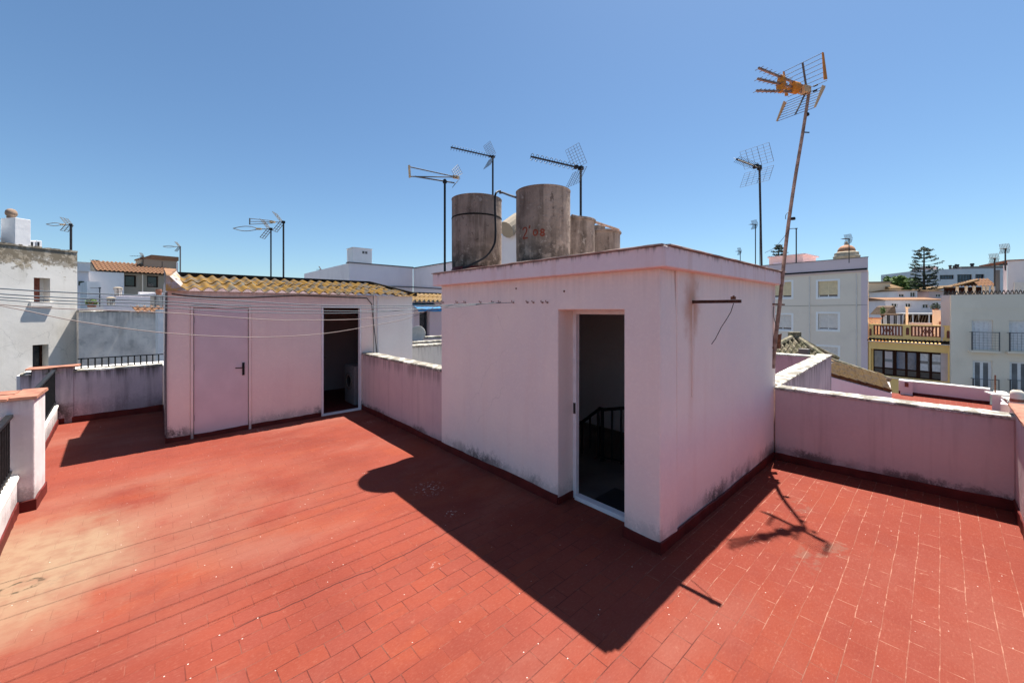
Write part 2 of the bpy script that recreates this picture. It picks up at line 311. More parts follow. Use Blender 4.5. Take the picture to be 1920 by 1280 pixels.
plaster('rosy_old_render', (.48, .26, .30), (.38, .2, .24), (.2, .1, .12), .6, mtop=(1.2, .6, .7))
plaster('grey_apartment_render', (.85, .745, .625), (.82, .715, .60), samt=.12, sscale=.6, big=.2, bump=.1)
plaster('mauve_attic_render', (.74, .60, .62), (.70, .57, .59), samt=.12, sscale=.5, big=.3, bump=.1)
plaster('salmon_render', (.68, .50, .45), (.64, .47, .43), samt=.2, sscale=.8, big=.3)
plaster('rose_render', (.68, .575, .575), (.64, .54, .545), samt=.2, sscale=.8, big=.3)
plaster('yellow_render', (.95, .63, .24), (.89, .59, .23), samt=.15, sscale=.8, big=.3)
plaster('cream_render', (.86, .76, .62), (.80, .70, .57), (.62, .54, .43), .3, sscale=.7, big=.25, bump=.15)
plaster('beige_render', (.78, .66, .47), (.74, .63, .46), samt=.15, sscale=.6, big=.2)
plaster('taupe_render', (.36, .30, .23), (.34, .285, .22), samt=.1, sscale=.6, big=.2)
simple('brick_red', (.20, .065, .045), .85, .3, 20)
simple('white_paint', (.78, .77, .77), .45, .05)
simple('mauve_door_paint', (.67, .565, .575), .4, .05, 3)
simple('black_iron', (.012, .012, .013), .5, .3, 20)
simple('dark_steel', (.05, .045, .045), .5, .3, 30, .4)
simple('grey_steel', (.13, .125, .125), .6, .2, 30, 0)
simple('aluminium', (.17, .155, .135), .6, .15, 30, 0)
simple('rust', (.20, .085, .045), .9, .5, 30)
simple('rusty_mast', (.36, .24, .18), .8, .4, 12)
simple('orange_plastic', (.62, .24, .03), .5, .1)
simple('pale_orange_plastic', (.70, .48, .26), .5, .1)
simple('black_rubber', (.02, .02, .022), .5, .2)
simple('black_mastic', (.018, .015, .012), .9, .5, 9)
simple('pvc_white', (.72, .71, .70), .4, .08)
simple('line_plastic', (.15, .19, .21), .5, .1, 3)
simple('line_rope', (.34, .29, .26), .8, .1, 3)
simple('dark_cloth', (.02, .02, .022), .9, .2)
simple('tan_shutter', (.80, .64, .40), .6, .06, 4)
simple('grey_shutter', (.78, .72, .66), .6, .06, 4)
simple('brown_frame', (.035, .014, .009), .7, .2, 8, 0, .05)
simple('curtain_white', (.74, .72, .72), .8, .12, 6)
simple('awning_blue', (.03, .22, .48), .7, .25, 6)
simple('awning_white', (.75, .73, .70), .7, .08, 3)
simple('teal_cover', (.14, .24, .24), .7, .2, 4)
simple('wood_slats', (.22, .15, .10), .8, .3, 6)
simple('bark', (.10, .075, .055), .95, .3, 6)
simple('asphalt', (.05, .05, .05), .95, .2, 2)
simple('number_paint', (.22, .045, .025), .8, .25, 40)
simple('terracotta_cap', (.33, .145, .095), .85, .25, 9)
simple('dome_stone', (.56, .46, .34), .9, .2, 1)
simple('dome_tile', (.42, .22, .13), .8, .25, 1.5)
simple('mark_paint', (.16, .17, .24), .8, .2)
simple('machine_white', (.22, .215, .215), .35, .04)
simple('satellite_grey', (.42, .42, .40), .6, .1)
def glass(name, c, rough=.06, spec=.6):
    k = N(name); k.fin(k.mix(k.ss(k.noise(1.2, 2), .4, .6), c, sc(c, 1.5)), rough, spec=spec)
glass('dark_glass', (.012, .015, .018)); glass('blue_glass', (.035, .06, .10)); glass('curtain_glass', (.12, .13, .14), .12)
def fibro():
    k = N('fibre_cement'); x, y, z = k.sep()
    col = k.mix(k.ss(k.noise(3, 6), .35, .7), (.35, .275, .22), (.22, .165, .13))
    st = k.noise(1, 5, k.mp(k.pos, (7, 7, .5)), .62); col = k.mix(k.ss(k.ma('ADD', k.ma('MULTIPLY', st, .75), k.ma('MULTIPLY', k.noise(5, 6, None, .65), .3)), .48, .68, 0, .72), col, (.065, .046, .034))
    pale = k.noise(1, 5, k.mp(k.pos, (9, 9, .9), (3, 7, 0)), .62); col = k.mix(k.ss(pale, .54, .72, 0, .6), col, (.40, .31, .25))
    low = k.ma('MULTIPLY', k.ss(z, 2.6, 3.3, 1, 0), k.ss(k.noise(9, 7), .36, .56)); col = k.mix(k.ma('MULTIPLY', low, .85), col, (.03, .024, .02))
    fl = k.ss(k.noise(30, 5, None, .7), .6, .68); col = k.mix(k.ma('MULTIPLY', fl, .5), col, (.42, .35, .29)); col = k.mix(k.ss(k.noise(6, 8, None, .72), .57, .66, 0, .7), col, (.42, .36, .30)); col = k.mix(k.ss(k.noise(10, 8, k.mp(k.pos, (1, 1, .7), (4, 4, 4)), .74), .58, .66, 0, .7), col, (.07, .05, .04))
    return k.fin(col, .95, k.ma('ADD', k.noise(22, 6), k.ma('MULTIPLY', st, 1.5)), .8, .02, spec=.15)
fibro()
def lichen_roof(name, base, lich, dark, amt):
    k = N(name)
    col = k.mix(k.ss(k.noise(6, 6), .35, .68), base, sc(base, .62))
    if name == 'lichen_sheet':
        wn = k.n('ShaderNodeTexWhiteNoise', noise_dimensions='1D'); k.link(k.ma('FLOOR', k.ma('MULTIPLY', k.sep()[0], 1 / .885)), wn.inputs['W']); col = k.mix(k.ma('MULTIPLY', wn.outputs['Value'], .65), col, (.075, .066, .056))
    col = k.mix(k.ss(k.noise(4.5, 8, None, .68), .5 - amt * .12, .60 - amt * .08), col, lich)
    col = k.mix(k.ss(k.noise(8, 8, None, .72), .56, .66, 0, .9), col, dark)
    col = k.mix(k.ss(k.noise(40, 4), .58, .66, 0, .35), col, sc(base, 1.4))
    return k.fin(col, .95, k.noise(30, 5), .5, .008, spec=.15)
lichen_roof('lichen_sheet', (.125, .108, .088), (.20, .108, .018), (.022, .017, .013), .62)
lichen_roof('mossy_tile', (.34, .29, .21), (.13, .125, .075), (.03, .026, .018), .5)
lichen_roof('brown_tile', (.18, .125, .085), (.20, .125, .055), (.035, .026, .02), .7)
lichen_roof('orange_tile', (.29, .155, .10), (.25, .14, .075), (.11, .065, .045), .6)
lichen_roof('straw_tile', (.42, .29, .16), (.34, .22, .09), (.16, .10, .06), .6)
lichen_roof('mortar_fillet', (.42, .38, .38), (.40, .24, .08), (.12, .09, .08), .1)
def leaf(name, a, b):
    k = N(name); k.fin(k.mix(k.ss(k.noise(1.2, 4), .35, .65), a, b), .7, spec=.2)
leaf('leaf_green', (.06, .115, .025), (.11, .17, .04)); leaf('pine_green', (.02, .036, .024), (.035, .055, .035))
simple('lip_mortar', (.40, .29, .24), .9, .35, 7)
simple('dark_panel', (.10, .085, .075), .6, .15, 4)
simple('bright_white', (.90, .88, .86), .5, .03)
plaster('rust_stained_render', (.86, .71, .62), (.80, .62, .52), samt=.2)
simple('cowl_clay', (.26, .18, .13), .9, .35, 6)
simple('dark_rust', (.075, .035, .025), .9, .4, 30)
SUN_E, SKY_S, EXPO, DUST, OZ = 5.0, .063, 1.16, .5, 6.0
# ---------------------------------------------------------------- the terrace
def zf(x, y):
    c = lambda t: max(0., min(1., t)); return -.06 * c((x - 3.2) / 3.4) * c((y + .5) / 2.1) * (1 if y < 1.9 else 0)
m = MB(); nx, ny = 58, 92; x0, x1, y0, y1 = -2.0, 7.0, -3.4, 11.2
m.add([(x0 + (x1 - x0) * i / nx, y0 + (y1 - y0) * j / ny, zf(x0 + (x1 - x0) * i / nx, y0 + (y1 - y0) * j / ny) + random.uniform(-.0015, .0015)) for j in range(ny + 1) for i in range(nx + 1)],
      [(j * (nx + 1) + i, j * (nx + 1) + i + 1, (j + 1) * (nx + 1) + i + 1, (j + 1) * (nx + 1) + i) for j in range(ny) for i in range(nx) if not (x0 + (x1 - x0) * (i + .5) / nx > 3.46 and y0 + (y1 - y0) * (j + .5) / ny > 5.2)])
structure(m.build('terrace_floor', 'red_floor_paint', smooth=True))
structure(MB().box(-400, 400, -300, 500, -9.3, -9.0).build('ground', 'asphalt'))
# the house that carries the terrace
HX, HY0, HY1, HXB = 3.208, 1.62, 5.10, 6.70
o = MB().box(-1.95, 6.95, -3.35, 5.2, -9.0, -.12).box(-1.95, 3.44, 5.2, 11.15, -9.0, -.12).build('house_block', 'white_wall'); tag(o, 'white house block under the red roof terrace', 'house')

# stair house ---------------------------------------------------
t = thing('stair_house', 'pink rendered stair house with open doorway and water tanks on its flat roof', 'stair house', (HX, HY0, 0))
DZ = 2.095
w = MB().wall((HX, HY1), (HX, HY0), -.11, 2.46, .30, [(HY1 - 2.777, HY1 - 1.973, -.11, DZ)])
w.wall((HX + .30, HY0), (HXB, HY0), -.11, 2.46, .15); w.wall((HXB, HY0 + .15), (HXB, HY1), -.11, 2.46, .15); w.wall((HXB - .15, HY1), (HX + .30, HY1), -.11, 2.46, .15)
w.build('wall', 'pink_render', t, bevel=.012)
r = MB().box(3.115, 6.80, 1.53, 5.20, 2.455, 2.632).build('roof', 'pink_fascia', t, bevel=.012)
c = MB(); c.coping((3.13, 5.20, 2.634), (3.13, 1.55, 2.634), .075, .014, .12, .0025); c.coping((3.17, 1.545, 2.634), (6.80, 1.545, 2.634), .075, .014, .12, .0025); c.build('roof_lip', 'lip_mortar', t)
b = MB(); e = .014
b.strip((HX, HY1), (HX, 2.777), e, -.1, .10, -.1, .10); b.strip((HX, 1.973), (HX, HY0 - e), e, -.1, .10, -.1, .10); b.strip((HX + .0, HY0), (6.60, HY0), e, -.12, .10, -.12, .045)
b.strip((HX, 2.777), (HX + .28, 2.777), e, -.1, .075, -.1, .075); b.strip((HX + .28, 1.973), (HX, 1.973), e, -.1, .075, -.1, .075)
b.build('baseboard', 'red_base_paint', t)
FXd = 3.455
f = MB(); ya, yb = 2.775, 1.975
f.box(FXd, FXd + .05, ya - .05, ya, 0, DZ - .002); f.box(FXd, FXd + .05, yb, yb + .05, 0, DZ - .002); f.box(FXd, FXd + .05, yb + .05, ya - .05, DZ - .047, DZ - .002); f.box(FXd - .03, FXd + .06, yb + .05, ya - .05, 0.0, .045)
f.build('door_frame', 'white_paint', t, bevel=.004)
MB().box(FXd - .004, FXd, ya - .043, ya - .012, .94, 1.06).build('strike_plate', 'dark_steel', t)
i = MB(); i.box(3.515, 5.9, 4.93, 4.945, 0, 2.45); i.box(5.9, 5.92, 1.78, 4.945, -1, 2.45); i.box(3.515, 5.9, 1.775, 1.785, -1, 2.45); i.box(3.515, 5.9, 1.785, 4.93, 2.43, 2.45); i.box(3.51, 3.52, 2.83, 4.93, 0, 2.43)
i.build('stairwell_lining', 'stair_interior_render', t)
MB().box(3.47, 5.89, 1.79, 4.93, -.1, .012).build('landing', 'terrazzo', t)
rl = MB(); X = 4.55
P = [Vector((X, y, z)) for y, z in ((3.75, .30), (3.62, .36), (3.17, .735), (3.10, .73), (2.30, .93))]
rl.tube(P, .022, 8)
B = [Vector((X, y, z)) for y, z in ((3.70, -.32), (3.17, .08), (3.10, .07), (2.30, .16))]; rl.tube(B, .014, 6)
for y in (3.60, 3.48, 3.34, 3.2, 2.98, 2.84, 2.70, 2.56, 2.42, 2.30):
    zt = .36 + (3.62 - y) / .45 * .375 if y > 3.17 else .735 + (3.17 - y) * .22
    rl.tube([(X, y, zt - .45 if y > 3.2 else .06), (X, y, zt)], .013 if y not in (3.2,) else .02, 6)
rl.tube([(X, 3.135, -.1), (X, 3.135, .74)], .026, 8); rl.build('stair_railing', 'black_iron', t)
MB().box(3.56, 3.95, 2.08, 2.55, .0125, .03).build('door_mat', 'black_rubber', t)
for px in (832, 858, 873, 902, 925, 938, 963, 990, 1001, 1018, 1027):
    p = onx(px, 567, HX); h = MB(); h.tube([p + Vector((.004, 0, 0)), p + Vector((-.025, 0, 0)), p + Vector((-.03, .005, .018)), p + Vector((-.018, .01, .022))], .0045, 5); h.lathe(p + Vector((-.003, 0, -.008)), [(.008, 0), (.010, .008), (.008, .016)], 8); h.build('line_hook', 'rust', t)
for px, py in ((968, 541), (1058, 546)):
    p = onx(px, py, HX); MB().lathe(p + Vector((-.002, 0, -.01)), [(.007, 0), (.012, .012), (.006, .02)], 7).build('plug', 'rust', t)

# rusty bar sticking out of the side wall
t = thing('wall_bracket', 'rusty steel bar sticking out of the pink side wall of the stair house', 'bracket', (3.84, HY0, 2.17))
MB().box(3.822, 3.858, 1.19, HY0, 2.158, 2.187).build('bar', 'dark_rust', t, bevel=.003)
h = MB(); h.box(3.825, 3.855, 1.235, 1.27, 2.19, 2.215); h.tube([(3.84, 1.25, 2.20), (3.84, 1.25, 2.225)], .008, 6); h.build('bolt', 'rust', t)
MB().tube([(3.84, 1.25, 2.155), (3.835, 1.27, 2.08), (3.83, 1.30, 2.02), (3.82, 1.345, 1.94), (3.80, 1.39, 1.83), (3.79, 1.42, 1.78)], .0035, 5).build('wire', 'dark_steel', t)
tag(MB().box(3.830, 3.852, 1.608, 1.6195, 1.25, 2.15).build('rust_streaked_pipe', 'rust_stained_render', bevel=.006), 'thin pink painted pipe on the side wall under the rusty bar', 'pipe')

# parapets ------------------------------------------------------
def parapet(name, label, p0, p1, z0, z1, th, mat, cop=.035, copmat='coping_render', over=.015, base=None, basez=(.1, .1), cat='parapet', covis=True):
    t = thing(name, label, cat, (p0[0], p0[1], 0))
    MB().wall(p0, p1, z0, z1, th).build('wall', mat, t, bevel=.012)
    a = Vector((*p0, 0)); b_ = Vector((*p1, 0)); n = Vector((-(b_ - a).y, (b_ - a).x, 0)).normalized() * (th / 2); z = Vector((0, 0, z1 + .001))
    if cop: MB().coping(a + n + z, b_ + n + z, th + over * 2, cop, .16, .0045).build('coping', copmat, t)
    if base: MB().strip(p0, p1, .014, base[0], basez[0], base[1], basez[1]).build('baseboard', 'red_base_paint', t)
    return t
parapet('parapet', 'pink parapet with pale mossy coping at the right edge of the terrace', (6.60, HY0 - .016), (6.60, -.53), -.15, .952, .22, 'pink_parapet_render', base=(-.15, -.1), basez=(.045, .11))
MBt = parapet('parapet', 'pink end wall capped with red tiles at the far right edge of the picture', (6.85, -.53), (1.6, -.53), -.1, 1.06, .2, 'pink_parapet_render', .03, 'terracotta_cap', .03, base=(-.1, -.1), basez=(.12, .12))
parapet('parapet', 'low pink parapet with white coping running between the shed and the stair house', (3.225, 8.19), (3.225, HY1 + .012), -.1, 1.15, .20, 'pink_parapet_render', .045, base=(-.1, -.1), basez=(.10, .10))
parapet('parapet', 'grey stained back parapet left of the shed with mould under its coping', (-1.75, 10.9), (.125, 10.9), -.1, .93, .22, 'mauve_parapet_render', .035, base=(-.1, -.1), basez=(.10, .13))
t = thing('parapet_pier', 'low pier with red tile cap at the far left corner of the terrace', 'pier', (-1.4, 10.8, 0))
MB().box(-1.62, -1.12, 10.885, 11.13, -.1, 1.02).build('pier', 'mauve_parapet_render', t)
MB().coping((-1.68, 11.0, 1.021), (-1.05, 11.0, 1.03), .34, .03, .16, .008).build('tile_cap', 'terracotta_cap', t)
LX = lambda y: -.99 - .0593 * (y - 5.49)
parapet('parapet', 'low white wall under black railing at the left edge in front of the white pier', (LX(1.2), 1.2), (LX(6.405), 6.405), -.1, .36, .22, 'white_parapet_render', .03, base=(-.1, -.1), basez=(.12, .12))
parapet('parapet', 'low cream wall under black railing on the far side of the white pier', (-1.11, 6.96), (LX(10.89), 10.885), -.1, .33, .22, 'white_parapet_render', .03, base=(-.1, -.1), basez=(.10, .10))
t = thing('parapet_pier', 'tall whitewashed pier with broken red tile cap at the left edge', 'pier', (-1.4, 6.6, 0))
MB().box(-1.85, -.93, 6.41, 6.95, -.1, 1.165).build('pier', 'white_parapet_render', t, bevel=.012)
cp = MB()
for q in range(5):
    for s_ in range(2):
        xa = -1.88 + q * .195; cp.hexa([(xa, 6.385 + s_ * .30, 1.167), (xa + .19, 6.385 + s_ * .30, 1.167), (xa + .19, 6.68 + s_ * .3, 1.167), (xa, 6.68 + s_ * .3, 1.167)], [(xa + .004, 6.39 + s_ * .30, 1.19 + random.uniform(0, .012)), (xa + .186, 6.39 + s_ * .30, 1.19 + random.uniform(0, .012)), (xa + .186, 6.675 + s_ * .3, 1.19 + random.uniform(0, .012)), (xa + .004, 6.675 + s_ * .3, 1.19 + random.uniform(0, .012))])
cp.build('tile_cap', 'terracotta_cap', t)
bb = MB(); bb.strip((-1.85, 6.41), (-.93 + .014, 6.41), .014, -.1, .12, -.1, .12); bb.strip((-.93, 6.41), (-.93, 6.95), .014, -.1, .12, -.1, .12); bb.build('baseboard', 'red_base_paint', t)
def railing(label, p0, p1, z0, z1, n, mat='black_iron', rail=(.05, .03), rb=.011, name='railing'):
    p0 = Vector((*p0, 0)); p1 = Vector((*p1, 0)); u = Vector((0, 0, 1)); t = thing(name, label, 'railing', (p0.x, p0.y, z0))
    r = MB(); r.bar(p0 + u * z1, p1 + u * z1, *rail); r.bar(p0 + u * (z0 + .05), p1 + u * (z0 + .05), rail[0] * .7, rail[1] * .7); r.build('rail', mat, t)
    for i in range(n):
        q = p0 + (p1 - p0) * ((i + .5) / n); MB().tube([q + u * z0, q + u * (z1 - .01)], rb, 6).build('baluster', mat, t)
    return t
railing('black iron railing on the low white wall at the left picture edge', (LX(1.3) - .05, 1.3), (LX(6.40) - .05, 6.40), .39, 1.01, 44)
railing('black iron railing between the white pier and the far corner pier', (-1.125, 6.97), (-1.345, 10.88), .36, 1.0, 34)
railing('small black railing on the roof edge behind the grey back parapet', (-1.15, 11.75), (.6, 11.75), .86, 1.10, 18, rb=.012, rail=(.02, .02))
tag(MB().box(-1.9, .8, 11.6, 12.6, -8.99, .86).build('lower_roof', 'mid_white_render'), 'lower roof slab carrying the small black railing behind the back parapet', 'roof')

# shed ----------------------------------------------------------
SY, SX0, SX1, SYB = 8.20, .135, 3.46, 10.9
t = thing('laundry_shed', 'pink laundry shed with lichened corrugated roof and one door standing open', 'shed', (SX0, SY, 0))
d1 = (.43, 1.255); d2 = (2.42, 3.20)
w = MB().wall((SX0, SY), (SX1, SY), -.11, 2.40, .14, [(d1[0] - SX0, d1[1] - SX0, -.02, 2.165), (d2[0] - SX0, d2[1] - SX0, -.11, 2.165)])
w.wall((SX0, SYB + .1), (SX0, SY + .14), -.11, 2.62, .14); w.wall((4.24, SY + .16), (4.24, SYB), -.11, 2.39, .14); w.wall((4.10, SYB), (SX0 + .14, SYB), -.11, 2.62, .14)
w.build('wall', 'pink_shed_render', t, bevel=.012)
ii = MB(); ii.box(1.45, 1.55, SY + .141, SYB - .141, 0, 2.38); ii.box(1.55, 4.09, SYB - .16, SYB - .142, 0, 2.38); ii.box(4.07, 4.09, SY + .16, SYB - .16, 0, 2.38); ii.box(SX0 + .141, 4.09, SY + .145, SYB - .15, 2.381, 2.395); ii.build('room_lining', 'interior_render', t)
# roof: two courses of corrugated sheet, skewed right verge
RX0, EY, EZ, SL = .30, 8.03, 2.405, math.tan(rad(12.)); Lr = (9.6 - EY) / cos(rad(12))
RW = 4.42 - RX0
cl = lambda u: Lr * min(1, max(0.02, (RW - u) / .46 + .04))
rf = MB().corr((RX0, EY, EZ), (1, 0, 0), (0, 1, SL), 23, .177, .027, Lr, 2, .02, .009, 10, clip0=lambda u: .012 + .035 * abs(sin(7.3 * int(u / .885) + 1.1)), clip1=cl); rf.build('roof', 'lichen_sheet', t, smooth='auto')
zr = EZ + SL * (9.6 - EY)
mk = MB(); mk.prism([(RX0 - .12, 9.58, zr - .02), (RX0 - .12, 9.72, zr - .02), (RX0 - .12, 9.72, zr + .065), (RX0 - .12, 9.58, zr + .06)], (3.96 - RX0 + .12, 0, 0))
mk.hexa([(3.94, 9.60, zr - .02), (4.06, 9.70, zr - .02), (4.46, 8.12, EZ - .0), (4.36, 8.10, EZ - .0)], [(3.94, 9.60, zr + .062), (4.06, 9.70, zr + .062), (4.46, 8.12, EZ + .075), (4.36, 8.10, EZ + .075)]); mk.build('ridge_flashing', 'black_mastic', t)
kb = MB(); kb.hexa([(.125, 8.06, 2.385), (.36, 8.06, 2.40), (.36, 9.7, 2.74), (.125, 9.7, 2.72)], [(.13, 8.08, 2.64), (.17, 8.08, 2.62), (.30, 9.7, 2.83), (.125, 9.7, 2.84)]); kb.build('verge_upstand', 'mortar_fillet', t)
kl = MB(); kl.hexa([(.128, 8.1, 2.643), (.178, 8.1, 2.623), (.305, 9.7, 2.834), (.122, 9.7, 2.843)], [(.13, 8.12, 2.66), (.17, 8.12, 2.65), (.30, 9.7, 2.862), (.122, 9.7, 2.866)]); kl.build('verge_tiles', 'orange_tile', t)
bb = MB(); bb.strip((SX0 - .0, SY), (d2[0] - .012, SY), .014, -.1, .075, -.1, .075); bb.strip((d2[1] + .012, SY), (3.225, SY), .014, -.1, .09, -.1, .09); bb.strip((SX0, SYB), (SX0, SY - .014), .014, -.1, .12, -.1, .09); bb.build('baseboard', 'red_base_paint', t)
MB().box(d1[0] + .03, d1[1] - .03, SY + .05, SY + .07, -.02, 2.14).build('door_gap_shade', 'black_rubber', t)  # black backing sheet that puts the shadow into the gap round the door
d = MB().box(d1[0] + .043, d1[1] - .043, SY + .008, SY + .05, .012, 2.122).build('door', 'mauve_door_paint', t, bevel=.003)
for z in (.28, 1.1, 1.88): MB().lathe((d1[0] + .038, SY + .0, z), [(.007, 0), (.009, .01), (.009, .09), (.007, .10)], 8).build('hinge', 'grey_steel', d)
MB().lathe((1.143, SY + .008, 1.0), [(.001, 0), (.006, .002), (.006, .02)], 8).build('keyhole', 'black_rubber', d)
h = MB(); h.box(1.125, 1.160, SY - .004, SY + .01, .955, 1.175); h.tube([(1.143, SY, 1.09), (1.143, SY - .05, 1.09), (1.143, SY - .052, 1.09), (1.02, SY - .052, 1.095)], .009, 8); h.build('handle', 'black_iron', d)
f = MB(); f.box(d1[0], d1[0] + .034, SY - .018, SY + .08, -.02, 2.163); f.box(d1[1] - .034, d1[1], SY - .018, SY + .08, -.02, 2.163); f.box(d1[0] + .034, d1[1] - .034, SY - .015, SY + .08, 2.131, 2.163); f.build('door_frame', 'pink_shed_render', t)
f = MB(); f.box(d2[0], d2[0] + .03, SY - .012, SY + .08, 0, 2.163); f.box(d2[1] - .03, d2[1], SY - .012, SY + .08, 0, 2.163); f.box(d2[0] + .03, d2[1] - .03, SY - .01, SY + .08, 2.133, 2.163); f.box(d2[0] + .03, d2[1] - .03, SY - .012, SY + .08, 0, .03); f.build('door_frame', 'white_paint', t)
pA = Vector((2.455, SY + .10, 0)); pB = Vector((2.68, SY + .86, 0)); nn = Vector((.96, -.28, 0)) * .035
d = MB().hexa([pA + Vector((0, 0, .03)), pA + nn + Vector((0, 0, .03)), pB + nn + Vector((0, 0, .03)), pB + Vector((0, 0, .03))], [pA + Vector((0, 0, 2.12)), pA + nn + Vector((0, 0, 2.12)), pB + nn + Vector((0, 0, 2.12)), pB + Vector((0, 0, 2.12))]).build('door', 'white_paint', t); d['label'] = 'white door leaf swung open into the shed'
hq = pB * .9 + pA * .1 + nn; MB().tube([hq + Vector((0, 0, 1.06)), hq + Vector((.05, -.012, 1.06)), hq + Vector((.03, -.11, 1.06))], .011, 8).build('handle', 'aluminium', d)
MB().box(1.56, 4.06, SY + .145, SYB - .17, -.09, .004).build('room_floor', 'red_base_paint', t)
tag(MB().prism([(2.80 - .13, SYB - .18, 1.30), (2.80 + .14, SYB - .18, 1.32), (2.80 + .11, SYB - .18, 1.42), (2.80 + .10, SYB - .18, 1.55), (2.80 + .13, SYB - .18, 1.68), (2.80 - .12, SYB - .18, 1.70), (2.80 - .09, SYB - .18, 1.56), (2.80 - .10, SYB - .18, 1.42)], (0, -.025, 0)).build('wall_hanging', 'dark_cloth'), 'dark square cloth hanging on the back wall inside the open shed', 'wall hanging')
q = thing('washing_machine', 'white front loading washing machine standing inside the open shed', 'washing machine', (3.5, 8.9, 0))
MB().box(3.22, 3.80, 8.62, 9.22, .005, .86).build('body', 'machine_white', q, bevel=.012)
rg = MB()
for a in range(24):
    a0, a1 = 2 * pi * a / 24, 2 * pi * (a + 1) / 24
    for r0, r1, x in ((.13, .19, 3.195),):
        rg.hexa([(3.22, 8.92 + cos(a0) * r0, .5 + sin(a0) * r0), (3.22, 8.92 + cos(a0) * r1, .5 + sin(a0) * r1), (3.22, 8.92 + cos(a1) * r1, .5 + sin(a1) * r1), (3.22, 8.92 + cos(a1) * r0, .5 + sin(a1) * r0)], [(x, 8.92 + cos(a0) * r0, .5 + sin(a0) * r0), (x, 8.92 + cos(a0) * r1, .5 + sin(a0) * r1), (x, 8.92 + cos(a1) * r1, .5 + sin(a1) * r1), (x, 8.92 + cos(a1) * r0, .5 + sin(a1) * r0)])
dd = rg.build('door_ring', 'aluminium', q); MB().prism([(3.218, 8.92 + cos(2 * pi * a / 24) * .129, .5 + sin(2 * pi * a / 24) * .129) for a in range(24)], (-.006, 0, 0)).build('door_glass', 'dark_glass', dd)
# white extension of the neighbour under the same roof
tag(MB().box(3.475, 4.385, SY + .004, SY + .15, -8.99, 2.395).box(4.25, 4.385, SY + .15, 10.9, -8.99, 2.395).build('neighbour_store', 'mid_white_render'), 'white rendered store wall beside the shed under the right end of the corrugated roof', 'store')
tag(MB().tube([ony(322, 551, SY - .012), ony(350, 555, SY - .012), ony(400, 558, SY - .012), ony(470, 558, SY - .012), ony(560, 554, SY - .012), ony(640, 557, SY - .012), ony(688, 559, SY - .012), ony(697, 570, SY - .012), ony(701, 610, SY - .014), ony(707, 664, SY - .03)], .0085, 6).build('cable', 'dark_steel'), 'dark cable clipped under the shed eave and drooping to the parapet', 'cable')
tag(MB().tube([ony(704, 553, SY - .02), ony(708, 558, SY - .02), ony(708, 600, SY - .02), ony(709, 668, SY - .02)], .016, 8).build('vent_pipe', 'pvc_white'), 'thin white plastic pipe on the wall at the right corner of the shed', 'pipe')
tag(MB().tube([ony(312, 548, SY - .03), ony(311, 620, SY - .02), ony(310, 700, SY - .02), ony(311, 815, SY - .02)], .014, 8).build('drain_pipe', 'grey_steel'), 'thin grey pipe running down the left corner of the shed', 'pipe')

# water tanks ---------------------------------------------------
def tank(x, y, r, zt, label, lid=False, band=False):
    t = thing('water_tank', label, 'water tank', (x, y, 2.635), 0, 'old fibre cement water tanks on the stair house roof'); z0 = 2.636
    pr = [(r * .975, z0), (r * .985, z0 + .05), (r, z0 + .25), (r * 1.005, zt - .32), (r, zt - .30), (r * 1.0, zt - .02), (r * 1.012, zt - .018), (r * 1.015, zt - .004), (r * .985, zt), (r * .93, zt), (r * .92, zt - .06)]
    MB().lathe((x, y, 0), pr, 56).build('body', 'fibre_cement', t, smooth='auto')
    if band:
        MB().lathe((x, y, 0), [(r * 1.002, zt - .315), (r * 1.012, zt - .31), (r * 1.012, zt - .295), (r * 1.002, zt - .29)], 56).build('joint_band', 'black_mastic', t, smooth='auto')
        MB().lathe((x, y, 0), [(r * 1.03, z0), (r * 1.03, z0 + .06), (r * .99, z0 + .10)], 40).build('painted_foot', 'red_base_paint', t)
    if lid:
        MB().lathe((x, y, 0), [(r * 1.06, zt + .0), (r * 1.07, zt + .015), (r * 1.05, zt + .035), (r * .2, zt + .06)], 40).build('lid', 'fibre_cement', t, smooth='auto')
    return t
tank(3.70, 4.86, .385, 3.80, 'tall water tank with black joint line and hose, left of the tank with painted number', band=True)
T2 = tank(3.92, 3.66, .368, 3.70, 'broad water tank with a red number painted on its mottled side')
tank(5.02, 4.06, .375, 3.50, 'narrow looking brown water tank just behind the numbered tank', lid=1)
t4 = tank(6.05, 4.24, .375, 3.475, 'short water tank with flat lid at the right end of the row', lid=1); MB().box(5.9, 6.12, 4.15, 4.33, 3.535, 3.63).build('lid_block', 'fibre_cement', t4, bevel=.01)
